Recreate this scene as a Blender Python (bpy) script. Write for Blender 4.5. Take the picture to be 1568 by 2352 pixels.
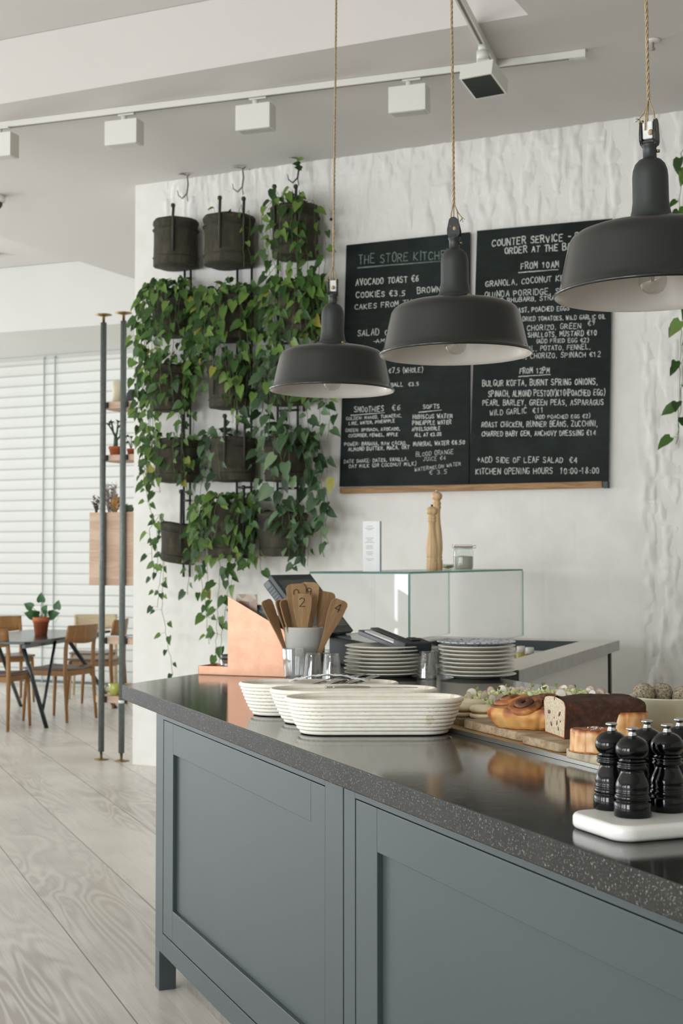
import bpy, math, random
from mathutils import Matrix, Vector, noise, Euler

for _o in list(bpy.data.objects):
    bpy.data.objects.remove(_o)
SC = bpy.context.scene
COL = SC.collection
PI = math.pi

# ------------------------------------------------------------------ camera
H = 1.345
FPX = 50 / 36 * 2352
PITCH = math.atan(114 / FPX)
cam_d = bpy.data.cameras.new('camera')
cam = bpy.data.objects.new('camera', cam_d)
COL.objects.link(cam)
cam.location = (0, 0, H)
cam.rotation_euler = (PI / 2 + PITCH, 0, 0)
cam_d.sensor_fit = 'VERTICAL'
cam_d.sensor_height = 36
cam_d.sensor_width = 24
cam_d.lens = 50
cam_d.clip_start = 0.05
cam_d.dof.use_dof = True
cam_d.dof.focus_distance = 3.2
cam_d.dof.aperture_fstop = 9.0
SC.camera = cam

# ------------------------------------------------------------------ exposure
SC.view_settings.view_transform = 'Standard'
SC.view_settings.look = 'None'
SC.view_settings.exposure = 0.50
SC.view_settings.gamma = 1.0
SC.view_settings.use_curve_mapping = False
SC.cycles.use_denoising = True
SC.cycles.max_bounces = 12
SC.cycles.diffuse_bounces = 5
SC.cycles.transparent_max_bounces = 16
SC.cycles.sample_clamp_indirect = 6
SC.cycles.caustics_reflective = False
SC.cycles.caustics_refractive = False

# ------------------------------------------------------------------ world: overcast daylight
wd_ = bpy.data.worlds.new('world')
SC.world = wd_
wd_.use_nodes = True
bg = wd_.node_tree.nodes['Background']
bg.inputs[0].default_value = (0.93, 0.97, 1.0, 1)
bg.inputs[1].default_value = 0.78
_n = wd_.node_tree.nodes; _l = wd_.node_tree.links
_tc = _n.new('ShaderNodeTexCoord'); _sx = _n.new('ShaderNodeSeparateXYZ'); _rp = _n.new('ShaderNodeValToRGB')
_l.new(_tc.outputs['Generated'], _sx.inputs[0]); _mr = _n.new('ShaderNodeMapRange')
_mr.inputs[1].default_value = -.35; _mr.inputs[2].default_value = .5
_l.new(_sx.outputs[2], _mr.inputs[0]); _l.new(_mr.outputs[0], _rp.inputs[0])
_rp.color_ramp.elements[0].color = (1.25, 1.24, 1.2, 1); _rp.color_ramp.elements[1].color = (.66, .66, .65, 1)
_l.new(_rp.outputs[0], bg.inputs[0])

# frames of the room.  W(u,v,z): u along the back wall to the right, v out of it
def ray(px, py):
    cx = (px - 784) / FPX
    cy = (1176 - py) / FPX
    return (cx, math.cos(PITCH) - cy * math.sin(PITCH), math.sin(PITCH) + cy * math.cos(PITCH))
def at_z(px, py, z):
    d = ray(px, py)
    t = (z - H) / d[2]
    return Vector((d[0] * t, d[1] * t, z))
def at_y(px, py, y):
    d = ray(px, py)
    t = y / d[1]
    return Vector((d[0] * t, y, H + d[2] * t))
WA = math.radians(25.7)
WU = Vector((math.cos(WA), -math.sin(WA), 0))
WV = Vector((-math.sin(WA), -math.cos(WA), 0))
WO = Vector((-1.389, 9.507, 0))
def W(u, v, z=0.0):
    return WO + WU * u + WV * v + Vector((0, 0, z))
def uvw(p):
    r = Vector(p) - WO
    return r.dot(WU), r.dot(WV)
def on_wall(px, py, v):
    """(u, z) of the pixel on the plane at distance v from the back wall"""
    d = Vector(ray(px, py))
    o = WO + WV * v
    t = o.dot(WV) / d.dot(WV)
    p = d * t
    return uvw(p)[0], H + d[2] * t
# S(s,t,z): s along the island's long edge towards the viewer, t across it
CT = 0.925
SA = math.radians(21.54)
SD = Vector((math.sin(SA), -math.cos(SA), 0))
SN = Vector((math.cos(SA), math.sin(SA), 0))
SO = Vector((-0.7498, 4.8772, 0))
def S(s, t, z=0.0):
    return SO + SD * s + SN * t + Vector((0, 0, z))
def st_of(p):
    r = Vector(p) - SO
    return r.dot(SD), r.dot(SN)

# ------------------------------------------------------------------ daylight through the off-frame windows
def area(name, loc, rot, sx, sy, power, col=(1, 1, 1)):
    l = bpy.data.lights.new(name, 'AREA')
    l.shape = 'RECTANGLE'
    l.size = sx
    l.size_y = sy
    l.energy = power
    l.color = col
    o = bpy.data.objects.new(name, l)
    COL.objects.link(o)
    o.location = loc
    o.rotation_euler = rot
    return o
LCOL = (.905, .965, 1.0)
# the tall windows along the left wall (u=-7), facing +u
LW = [(-3.6, 2.2), (0.2, 2.2), (3.2, 2.4), (6.4, 2.4), (9.6, 2.4)]
PL_ = {-3.6: 22, .2: 105, 3.2: 95, 6.4: 45, 9.6: 40}
for v_, w_ in LW:
    area('daylight_left', W(-6.93, v_, 1.75), (PI / 2, 0, -WA - PI / 2), w_, 2.9, PL_[v_], LCOL)
# the windows behind the viewer (v=12), facing -v
BW = [(-3.4, 2.2), (0.0, 2.2), (3.2, 1.8)]
for u_, w_ in BW:
    area('daylight_rear', W(u_, 11.93, 1.55), (PI / 2, 0, -WA), w_, 2.5, 128, LCOL)

# ------------------------------------------------------------------ mesh helper
class MB:
    def __init__(self):
        self.v = []; self.f = []; self.s = []; self.m = []
    def add(self, vs, fs, smooth=False, mi=0, M=None):
        b = len(self.v)
        if M is not None:
            vs = [M @ Vector(p) for p in vs]
        self.v += [tuple(p) for p in vs]
        for f in fs:
            self.f.append(tuple(i + b for i in f))
            self.s.append(smooth)
            self.m.append(mi)
        return self
    def box(self, x0, y0, z0, x1, y1, z1, M=None, mi=0):
        vs = [(x, y, z) for z in (z0, z1) for y in (y0, y1) for x in (x0, x1)]
        fs = [(0, 2, 3, 1), (4, 5, 7, 6), (0, 1, 5, 4), (2, 6, 7, 3), (0, 4, 6, 2), (1, 3, 7, 5)]
        return self.add(vs, fs, False, mi, M)
    def tube(self, pts, r, n=10, mi=0, cap=True, flat=1.0):
        pts = [Vector(p) for p in pts]
        k = len(pts)
        rs = r if isinstance(r, (list, tuple)) else [r] * k
        vs = []; up = None
        for i, p in enumerate(pts):
            t = (pts[min(i + 1, k - 1)] - pts[max(i - 1, 0)])
            if t.length < 1e-9: t = Vector((0, 0, 1))
            t.normalize()
            if up is None:
                up = Vector((0, 0, 1)) if abs(t.z) < .9 else Vector((1, 0, 0))
            a = up - t * up.dot(t)
            if a.length < 1e-5: a = t.orthogonal()
            a.normalize(); b = t.cross(a); up = a
            for j in range(n):
                q = 2 * PI * j / n
                vs.append(p + a * (math.cos(q) * rs[i]) + b * (math.sin(q) * rs[i] * flat))
        fs = [(i * n + j, i * n + (j + 1) % n, (i + 1) * n + (j + 1) % n, (i + 1) * n + j) for i in range(k - 1) for j in range(n)]
        self.add(vs, fs, True, mi)
        if cap:
            b = len(self.v) - len(vs)
            self.f.append(tuple(b + j for j in reversed(range(n)))); self.s.append(False); self.m.append(mi)
            self.f.append(tuple(b + (k - 1) * n + j for j in range(n))); self.s.append(False); self.m.append(mi)
        return self
    def lathe(self, prof, n=32, M=None, mi=0, sx=1.0, sy=1.0, c=(0, 0, 0)):
        vs = []; rows = []
        for r, z in prof:
            if r < 1e-6:
                rows.append([len(vs)]); vs.append((c[0], c[1], c[2] + z))
            else:
                rows.append(list(range(len(vs), len(vs) + n)))
                vs += [(c[0] + r * sx * math.cos(2 * PI * j / n), c[1] + r * sy * math.sin(2 * PI * j / n), c[2] + z) for j in range(n)]
        fs = []
        for a, b in zip(rows, rows[1:]):
            for j in range(n):
                k = (j + 1) % n
                if len(a) == 1 and len(b) == 1: continue
                if len(a) == 1: fs.append((a[0], b[k], b[j]))
                elif len(b) == 1: fs.append((a[j], a[k], b[0]))
                else: fs.append((a[j], a[k], b[k], b[j]))
        return self.add(vs, fs, True, mi, M)
    def prism(self, poly, z0, z1, mi=0, M=None, smooth=False, side_mi=None):
        n = len(poly)
        vs = [(x, y, z0) for x, y in poly] + [(x, y, z1) for x, y in poly]
        self.add(vs, [tuple(reversed(range(n))), tuple(range(n, 2 * n))], False, mi, M)
        b = len(self.v) - 2 * n
        for i in range(n):
            j = (i + 1) % n
            self.f.append((b + i, b + j, b + n + j, b + n + i)); self.s.append(smooth); self.m.append(mi if side_mi is None else side_mi)
        return self
    def build(self, name, mat, parent=None, bevel=0, seg=2, sub=0, loc=None, rz=None, solid=0, auto=None):
        me = bpy.data.meshes.new(name)
        me.from_pydata(self.v, [], self.f)
        mats = mat if isinstance(mat, (list, tuple)) else [mat]
        for m in mats: me.materials.append(m)
        me.polygons.foreach_set('use_smooth', self.s)
        me.polygons.foreach_set('material_index', self.m)
        me.update()
        o = bpy.data.objects.new(name, me)
        COL.objects.link(o)
        if parent is not None: o.parent = parent
        if loc is not None: o.location = loc
        if rz is not None: o.rotation_euler = (0, 0, rz)
        if solid:
            m = o.modifiers.new('solid', 'SOLIDIFY'); m.thickness = solid; m.offset = 0
        if bevel:
            m = o.modifiers.new('bevel', 'BEVEL'); m.width = bevel; m.segments = seg; m.limit_method = 'ANGLE'; m.angle_limit = 0.6
        if sub:
            m = o.modifiers.new('sub', 'SUBSURF'); m.levels = sub; m.render_levels = sub
        return o

def tag(o, label=None, cat=None, group=None, kind=None):
    if label: o['label'] = label
    if cat: o['category'] = cat
    if group: o['group'] = group
    if kind: o['kind'] = kind
    return o
def thing(name, label, cat, loc=(0, 0, 0), rz=0.0, group=None):
    o = bpy.data.objects.new(name, None)
    o.empty_display_size = 0.1
    COL.objects.link(o)
    o.location = loc
    o.rotation_euler = (0, 0, rz)
    return tag(o, label, cat, group)
def dup(root, loc=None, rz=None, label=None, group=None, rot=None):
    r = root.copy(); COL.objects.link(r)
    if loc is not None: r.location = loc
    if rz is not None: r.rotation_euler = (0, 0, rz)
    if rot is not None: r.rotation_euler = rot
    if label: r['label'] = label
    if group: r['group'] = group
    for ch in [c for c in bpy.data.objects if c.parent is root]:
        c = ch.copy(); COL.objects.link(c); c.parent = r
        for g in [x for x in bpy.data.objects if x.parent is ch]:
            d = g.copy(); COL.objects.link(d); d.parent = c
    return r
def struct(name, mb, mat, **k):
    o = mb.build(name, mat, **k); o['kind'] = 'structure'
    return o
def rrect(x0, y0, x1, y1, r, n=6):
    out = []
    for cx, cy, a in ((x1 - r, y1 - r, 0), (x0 + r, y1 - r, 90), (x0 + r, y0 + r, 180), (x1 - r, y0 + r, 270)):
        for i in range(n + 1):
            q = math.radians(a + 90 * i / n)
            out.append((cx + r * math.cos(q), cy + r * math.sin(q)))
    return out
def cone(r0, r1, z0, z1): return [(r0, z0), (r1, z1)]

# ------------------------------------------------------------------ materials
def L(c):
    """sRGB 0..255 -> linear"""
    return tuple(((x / 255) / 12.92 if x / 255 <= .04045 else ((x / 255 + .055) / 1.055) ** 2.4) for x in c) + (1,)
class NT:
    def __init__(self, name):
        self.m = bpy.data.materials.new(name); self.m.use_nodes = True
        self.t = self.m.node_tree; self.n = self.t.nodes
        self.p = self.n['Principled BSDF']; self.out = self.n['Material Output']
    def new(self, t, **k):
        x = self.n.new(t)
        for a, b in k.items(): setattr(x, a, b)
        return x
    def link(self, a, b): self.t.links.new(a, b)
    def set(self, sock, v):
        if hasattr(v, 'is_linked') or hasattr(v, 'links'): self.link(v, sock)
        else: sock.default_value = v
    def co(self, kind='Object', scale=(1, 1, 1), loc=(0, 0, 0), rot=(0, 0, 0)):
        tc = self.new('ShaderNodeTexCoord'); mp = self.new('ShaderNodeMapping')
        mp.inputs['Scale'].default_value = scale; mp.inputs['Location'].default_value = loc; mp.inputs['Rotation'].default_value = rot
        self.link(tc.outputs[kind], mp.inputs[0]); return mp.outputs[0]
    def noise(self, vec, scale, detail=4, rough=.55, dist=0):
        x = self.new('ShaderNodeTexNoise'); x.inputs['Scale'].default_value = scale; x.inputs['Detail'].default_value = detail
        x.inputs['Roughness'].default_value = rough; x.inputs['Distortion'].default_value = dist
        self.link(vec, x.inputs['Vector']); return x.outputs[0]
    def ramp(self, fac, stops, interp='LINEAR'):
        x = self.new('ShaderNodeValToRGB'); x.color_ramp.interpolation = interp
        cr = x.color_ramp
        while len(cr.elements) < len(stops): cr.elements.new(.5)
        for e, (p, c) in zip(cr.elements, stops):
            e.position = p; e.color = c if len(c) == 4 else tuple(c) + (1,)
        self.link(fac, x.inputs[0]); return x.outputs[0]
    def math(self, op, a, b=0.0, c=0.0):
        x = self.new('ShaderNodeMath', operation=op)
        self.set(x.inputs[0], a); self.set(x.inputs[1], b)
        self.set(x.inputs[2], c)
        return x.outputs[0]
    def mix(self, f, a, b, blend='MIX'):
        x = self.new('ShaderNodeMix', data_type='RGBA', blend_type=blend)
        self.set(x.inputs[0], f); self.set(x.inputs[6], a); self.set(x.inputs[7], b)
        return x.outputs[2]
    def bump(self, h, strength=.3, dist=.01):
        x = self.new('ShaderNodeBump'); x.inputs['Strength'].default_value = strength; x.inputs['Distance'].default_value = dist
        self.link(h, x.inputs['Height']); self.link(x.outputs[0], self.p.inputs['Normal']); return x
def mat(name, col, rough=.5, metal=0.0, spec=.5, var=None, bump=None, coat=0.0, rvar=None, sub=None, kind='Object', sheen=0):
    t = NT(name)
    c = L(col); p = t.p
    p.inputs['Roughness'].default_value = rough; p.inputs['Metallic'].default_value = metal
    p.inputs['Specular IOR Level'].default_value = spec
    p.inputs['Coat Weight'].default_value = coat
    p.inputs['Coat Roughness'].default_value = .08
    p.inputs['Base Color'].default_value = c
    if sub: p.inputs['Subsurface Weight'].default_value = sub; p.inputs['Subsurface Scale'].default_value = .02
    if sheen: p.inputs['Sheen Weight'].default_value = sheen
    if var or bump or rvar: v = t.co(kind)
    if var:
        sc, amt = var[:2]
        f = t.noise(v, sc, 5)
        lo = tuple(x * (1 - amt) for x in c[:3]) + (1,); hi = tuple(min(1, x * (1 + amt)) for x in c[:3]) + (1,)
        if len(var) > 2: hi = L(var[2])
        t.link(t.ramp(f, [(.3, lo), (.7, hi)]), p.inputs['Base Color'])
    if rvar:
        f = t.noise(v, rvar[0], 4)
        mr = t.new('ShaderNodeMapRange'); mr.inputs[3].default_value = rough; mr.inputs[4].default_value = rvar[1]
        mr.inputs[1].default_value = .35; mr.inputs[2].default_value = .65
        t.link(f, mr.inputs[0]); t.link(mr.outputs[0], p.inputs['Roughness'])
    if bump: t.bump(t.noise(v, bump[0], 6), bump[1], bump[2] if len(bump) > 2 else .005)
    return t.m
def wood(name, dark, light, rough=.5, axis=0, scale=1.0, ring=14, spec=.4):
    t = NT(name)
    sc = [9 * scale] * 3; sc[axis] = .9 * scale
    v = t.co('Object', tuple(sc))
    n1 = t.noise(v, 1.6, 3, .5, .6)
    w = t.math('SINE', t.math('MULTIPLY', n1, ring * 3.0))
    n2 = t.noise(v, 14, 5, .65)
    f = t.math('ADD', t.math('MULTIPLY', w, .22), t.math('MULTIPLY', n2, .9))
    t.link(t.ramp(f, [(.2, L(dark)), (.75, L(light))]), t.p.inputs['Base Color'])
    t.p.inputs['Roughness'].default_value = rough; t.p.inputs['Specular IOR Level'].default_value = spec
    t.bump(f, .12, .002)
    return t.m
# ------------------------------------------------------------------ surfaces of the room
m_white = mat('painted_plaster', (226, 224, 219), .75, bump=(45, .06, .004), var=(1.2, .02))
m_bulk = mat('bulkhead_paint', (208, 207, 203), .75, var=(1.2, .02))
m_ceil = mat('ceiling_paint', (207, 203, 199), .8, var=(.6, .02))
def m_brick():
    t = NT('limewashed_brick')
    v = t.co('Object')
    f = t.noise(v, 5, 6, .6)
    t.link(t.ramp(f, [(.3, L((222, 220, 214))), (.62, L((230, 228, 224)))]), t.p.inputs['Base Color'])
    t.p.inputs['Roughness'].default_value = .62
    t.p.inputs['Specular IOR Level'].default_value = .35
    n = t.noise(v, 38, 6, .65)
    t.bump(t.math('ADD', n, t.noise(t.co('Object', (1, 1, .4)), 60, 5, .7)), .28, .004)
    return t.m
m_brickwall = m_brick()
def m_floor():
    t = NT('wide_plank_floor')
    v = t.co('Object')
    def dot(vec):
        x = t.new('ShaderNodeVectorMath', operation='DOT_PRODUCT'); t.link(v, x.inputs[0]); x.inputs[1].default_value = vec
        return x.outputs['Value']
    seam = at_z(355, 2089, 0)
    wdt = .38
    x = t.math('DIVIDE', t.math('SUBTRACT', dot(tuple(SN)), Vector(seam).dot(SN)), wdt)
    y = dot(tuple(-SD))
    pid = t.math('FLOOR', x); fx = t.math('FRACT', x)
    # per plank random
    wn = t.new('ShaderNodeTexWhiteNoise', noise_dimensions='1D'); t.link(pid, wn.inputs['W'])
    cb = t.new('ShaderNodeCombineXYZ')
    t.link(t.math('ADD', fx, t.math('MULTIPLY', wn.outputs['Value'], 7)), cb.inputs[0])
    t.link(t.math('MULTIPLY', y, .42), cb.inputs[1])
    t.link(t.math('MULTIPLY', pid, 3.7), cb.inputs[2])
    n1 = t.noise(cb.outputs[0], 1.35, 2, .45, .8)
    rings = t.math('SINE', t.math('MULTIPLY', n1, 95))
    rings = t.math('MULTIPLY', t.math('ADD', rings, 1.0), .5)
    n3 = t.noise(cb.outputs[0], .9, 2)
    amp = t.math('SMOOTH_MAX', t.math('MULTIPLY', t.math('SUBTRACT', n3, .38), 3.2), 0.0, .1)
    cb2 = t.new('ShaderNodeCombineXYZ'); t.link(t.math('MULTIPLY', fx, 60), cb2.inputs[0]); t.link(t.math('MULTIPLY', y, 2.4), cb2.inputs[1]); t.link(pid, cb2.inputs[2])
    fine = t.noise(cb2.outputs[0], 1.0, 4, .6)
    f = t.math('ADD', t.math('MULTIPLY', t.math('MULTIPLY', rings, amp), -.32), t.math('MULTIPLY', fine, .35))
    cl = t.noise(v, 2.2, 4)
    f = t.math('ADD', f, t.math('MULTIPLY', cl, .45))
    f = t.math('ADD', f, t.math('MULTIPLY', wn.outputs['Value'], .12))
    c = t.ramp(f, [(.12, L((180, 171, 162))), (.5, L((224, 218, 209)))])
    sm = t.math('MINIMUM', fx, t.math('SUBTRACT', 1.0, fx))
    seamf = t.math('LESS_THAN', sm, .0065)
    c = t.mix(t.math('MULTIPLY', seamf, .75), c, L((78, 70, 62)))
    t.link(c, t.p.inputs['Base Color'])
    r = t.math('ADD', t.math('MULTIPLY', cl, .25), .20)
    t.link(r, t.p.inputs['Roughness'])
    t.p.inputs['Specular IOR Level'].default_value = .45
    hgt = t.math('SUBTRACT', f, t.math('MULTIPLY', seamf, 2.0))
    t.bump(hgt, .25, .0015)
    return t.m

U0, U1, V0, V1 = -7.0, 9.5, -4.74, 12.0
ZL, ZU = 3.88, 4.24
def wpoly(pts): return [tuple(W(u, v).xy) for u, v in pts]
struct('floor', MB().prism(wpoly([(U0 - .2, V0 - .2), (U0 - .2, V1 + .2), (U1 + .2, V1 + .2), (U1 + .2, V0 - .2)]), -.12, 0), m_floor())
# ceiling: the high slab, and the dropped part with the coffer over the room
struct('ceiling', MB().prism(wpoly([(U0 - .2, V0 - .2), (U0 - .2, V1 + .2), (U1 + .2, V1 + .2), (U1 + .2, V0 - .2)]), ZU, ZU + .15), m_ceil)
low = MB().prism(wpoly([(-1.8, V0), (-1.8, 1.78), (3.33, 1.72), (3.33, V1), (U1, V1), (U1, V0)]), ZL, ZU - .002)
struct('ceiling', low, m_ceil)
# bulkhead above the window niche
uB, zS = -3.3, 3.60
struct('wall_bulkhead', MB().prism(wpoly([(U0, -2.95), (-.02, -3.35), (-.02, V0), (U0, V0)]), zS, ZU - .003), m_bulk)
# far window wall: opening with the blind
zT = 3.58
struct('trim_1', MB().box(on_wall(178, 680, -3.3)[0], 3.3 - .03, 3.66, -.3, 3.34, ZU - .01), m_bulk, loc=WO, rz=-WA)
far = MB()
MW = Matrix.Translation(WO) @ Matrix.Rotation(-WA, 4, 'Z')      # local x=u, y=-v
far.box(U0, 4.72, 0, -6.6, 4.95, zS, MW)
far.box(.6, 4.72, 0, U1, 4.95, zS, MW)
far.box(-6.6, 4.72, -.01, .6, 4.95, .035, MW)
far.box(U0, 4.745, zS, U1, 4.95, ZU + .1, MW)
struct('wall_far', far, m_white)
m_alu = mat('window_frame_paint', (205, 206, 203), .5)
wf = MB()
for x in (-6.57, on_wall(48, 1200, V0)[0], -1.2, .57):
    wf.box(x - .03, 4.80, .035, x + .03, 4.86, zS)
for z in (.035, zS - .05):
    wf.box(-6.6, 4.80, z, .6, 4.86, z + .05)
win = struct('window_1', wf, m_alu, loc=WO, rz=-WA)
t = NT('window_glass')
g = t.new('ShaderNodeBsdfTransparent'); g.inputs[0].default_value = (.93, .96, .95, 1)
gl = t.new('ShaderNodeBsdfGlossy'); gl.inputs['Roughness'].default_value = .02
fr = t.new('ShaderNodeLayerWeight'); fr.inputs[0].default_value = .5
fc = t.math('ADD', .04, t.math('MULTIPLY', t.math('POWER', fr.outputs['Facing'], 5.0), .5))
mx = t.new('ShaderNodeMixShader')
t.link(fc, mx.inputs[0]); t.link(g.outputs[0], mx.inputs[1]); t.link(gl.outputs[0], mx.inputs[2]); t.link(mx.outputs[0], t.out.inputs[0])
m_thin = t.m
MB().box(-6.6, 4.825, .04, .6, 4.832, zS - .01).build('window_pane', m_thin, win)
# the blind: wide translucent slats that overlap a little
t = NT('blind_slat')
tr = t.new('ShaderNodeBsdfTranslucent'); tr.inputs[0].default_value = (.93, .92, .895, 1)
df = t.new('ShaderNodeBsdfDiffuse'); df.inputs[0].default_value = (.80, .795, .775, 1)
mx = t.new('ShaderNodeMixShader'); mx.inputs[0].default_value = .45
t.link(tr.outputs[0], mx.inputs[1]); t.link(df.outputs[0], mx.inputs[2]); t.link(mx.outputs[0], t.out.inputs[0])
m_slat = t.m
t = NT('blind_slat_overlap_shade')  # greyer slat colour that paints in the shade where two slats overlap
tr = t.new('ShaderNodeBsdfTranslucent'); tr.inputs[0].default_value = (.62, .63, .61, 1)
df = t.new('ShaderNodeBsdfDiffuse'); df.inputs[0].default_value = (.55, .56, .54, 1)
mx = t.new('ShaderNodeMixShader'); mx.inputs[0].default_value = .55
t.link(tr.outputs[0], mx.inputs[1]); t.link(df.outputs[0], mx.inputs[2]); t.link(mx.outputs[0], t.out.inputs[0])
m_overlap_shade = t.m
m_tape = mat('blind_tape', (150, 155, 155), .7)
bl = thing('window_blind', 'wide pale slatted blind drawn down over the bright far window', 'blind', W(-3.0, V0 + .14, 0), -WA)
nsl = 31
for i in range(nsl):
    z = .06 + i * .1145
    s_ = MB()
    N = 5
    vs = []; fs = []
    for j in range(N + 1):
        a = (0, .3, .6, .86, .87, 1.0)[j]
        zz = z + a * .1335
        yy = .016 - .032 * a - .006 * math.sin(PI * a)
        vs += [(-3.55, yy, zz), (3.55, yy, zz)]
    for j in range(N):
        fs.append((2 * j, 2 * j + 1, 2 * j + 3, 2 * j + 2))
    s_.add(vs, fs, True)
    s_.m[-1] = 1  # top strip of the slat gets the painted overlap shade
    s_.build('slat', [m_slat, m_overlap_shade], bl)
for x in [on_wall(q, 1200, V0 + .14)[0] + 3.0 for q in (103, 128)] + [-3.3, -2.2, .9, 2.4]:
    MB().box(x - .008, -.034, .05, x + .008, -.028, zS - .02).build('ladder_tape', m_tape, bl)
MB().box(-3.56, -.02, zS - .045, 3.56, .03, zS - .002).build('head_rail', mat('head_rail', (190, 190, 186), .5), bl)
MB().box(-3.55, -.015, .036, 3.55, .015, .062).build('bottom_rail', mat('bottom_rail', (90, 96, 96), .5), bl)

# back wall: a relief of old limewashed masonry
def relief(u, z):
    P = Vector((u, z, 0))
    top = min(1, max(0, (z - 3.25 + .12 * noise.noise(P * 2)) / .12))
    upmid = min(1, max(0, (z - 1.95) / .3))
    right = min(1, max(0, (u - 3.40 + .03 * noise.noise(P * 6)) / .06))
    left = min(1, max(0, (u - .20) / .05))
    rough = max(top, right * 1.0) * left
    rough = max(rough, .10 * upmid * left)
    n = noise.fractal(Vector((u * 15.0, z * 6.0, 1.3)), .9, 2.2, 5)
    n2 = noise.noise(Vector((u * 13, z * 5.5, 4.1)))
    # upright irregular bricks: joints
    uu = u + .03 * noise.noise(Vector((u * 3, z * 4, 7)))
    colm = math.floor(uu / .135)
    zz = z + .13 * (colm % 2) + .02 * noise.noise(Vector((u * 4, z * 4, 9)))
    du = abs((uu / .135) % 1 - .5) * .135; dz = abs((zz / .26) % 1 - .5) * .26
    joint = max(0, 1 - (.0675 - du) / .014) if True else 0
    joint = max(joint, .6 * max(0, 1 - (.13 - dz) / .014))
    k = .5 + .5 * noise.noise(Vector((u * 2.1, z * 1.7, 3)))
    h = rough * (.017 * n + .008 * n2 - .018 * joint * k + .004 * noise.noise(Vector((u * 42, z * 19, 5))))
    # smooth painted block work below
    colb = math.floor(z / .225)
    ub = u + .19 * (colb % 2)
    j2 = max(0, 1 - min(abs((ub / .38) % 1) * .38, abs(1 - (ub / .38) % 1) * .38) / .006)
    j2 = max(j2, .8 * max(0, 1 - min(((z / .225) % 1) * .225, (1 - (z / .225) % 1) * .225) / .006))
    h -= (1 - rough) * .0012 * j2 * left
    h += .0010 * noise.noise(Vector((u * 9, z * 9, 2)))
    return h
mbw = MB()
du_ = .0112
nu = int(4.7 / du_); nz = int(ZL / du_)
vs = []
for i in range(nu + 1):
    u = i * 4.7 / nu
    for k in range(nz + 1):
        z = k * ZL / nz
        vs.append((u, -relief(u, z) if 0 < i else 0, z))
fs = [(i * (nz + 1) + k, (i + 1) * (nz + 1) + k, (i + 1) * (nz + 1) + k + 1, i * (nz + 1) + k + 1) for i in range(nu) for k in range(nz)]
mbw.add(vs, fs, True)
mbw.box(0, .004, 0, 4.7, .36, ZL)
mbw.box(4.7, 0, 0, U1, .36, ZL)
struct('wall_back', mbw, m_brickwall, loc=WO, rz=-WA)
# wall that closes the space behind it, off to the side
struct('wall_side', MB().box(1.2, .36, 0, 1.4, 4.72, ZL), m_white, loc=WO, rz=-WA)

# left wall and the wall behind the viewer, with window openings; right wall
def pierced(name, wins, lo, hi, fixed0, fixed1, along_v):
    mb = MB()
    def bx(a0, a1, z0, z1):
        if a1 - a0 < 1e-3: return
        if along_v: mb.box(fixed0, -a1, z0, fixed1, -a0, z1)
        else: mb.box(a0, -fixed1, z0, a1, -fixed0, z1)
    cur = lo
    for c, w in wins:
        bx(cur, c - w / 2, 0, ZU)
        bx(c - w / 2, c + w / 2, 0, .28)
        bx(c - w / 2, c + w / 2, 3.22, ZU)
        cur = c + w / 2
    bx(cur, hi, 0, ZU)
    return struct(name, mb, m_white, loc=WO, rz=-WA)
pierced('wall_left', LW, V0, V1, U0 - .15, U0, True)
pierced('wall_rear', BW, U0, U1, V1, V1 + .15, False)
struct('wall_right', MB().box(U1, -V1, 0, U1 + .15, -V0, ZU), m_white, loc=WO, rz=-WA)
# ------------------------------------------------------------------ island
def m_stone_():
    t = NT('dark_stone')
    v = t.co('Object')
    big = t.noise(v, 7, 5, .6)
    mid = t.noise(v, 60, 4, .6)
    sp = t.noise(v, 240, 3, .7)
    geo = t.new('ShaderNodeNewGeometry'); sx = t.new('ShaderNodeSeparateXYZ'); t.link(geo.outputs['Normal'], sx.inputs[0])
    top = t.math('GREATER_THAN', sx.outputs[2], .8)
    base = t.ramp(big, [(.3, L((36, 37, 35))), (.7, L((48, 48, 45)))])
    edge = t.ramp(big, [(.3, L((30, 30, 28))), (.7, L((46, 45, 42)))])
    base = t.mix(top, edge, base)
    base = t.mix(t.math('MULTIPLY', mid, .2), base, L((84, 82, 76)))
    spk = t.ramp(sp, [(.59, (0, 0, 0, 1)), (.67, (1, 1, 1, 1))])
    base = t.mix(t.math('MULTIPLY', spk, t.math('SUBTRACT', .62, t.math('MULTIPLY', top, .5))), base, L((176, 174, 166)))
    t.link(base, t.p.inputs['Base Color'])
    # polished top, honed edge
    r = t.math('SUBTRACT', .5, t.math('MULTIPLY', top, .5 - .065))
    r = t.math('ADD', r, t.math('MULTIPLY', t.math('MULTIPLY', t.noise(v, 25, 3), .05), top))
    t.link(r, t.p.inputs['Roughness'])
    t.link(t.math('ADD', .12, t.math('MULTIPLY', top, .28)), t.p.inputs['Specular IOR Level'])
    t.bump(t.math('ADD', sp, mid), .06, .0008)
    return t.m
m_stone = m_stone_()
m_cab = mat('blue_grey_cabinet_paint', (66, 74, 76), .42, var=(2.2, .035), bump=(90, .03, .001), spec=.25)
m_cabdark = mat('shadow_gap', (30, 36, 36), .7)
m_conc = mat('plinth_tile', (120, 117, 108), .6, var=(30, .2), bump=(40, .2, .002))
SRZ = SA            # local x = across (t), local y = -s

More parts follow.
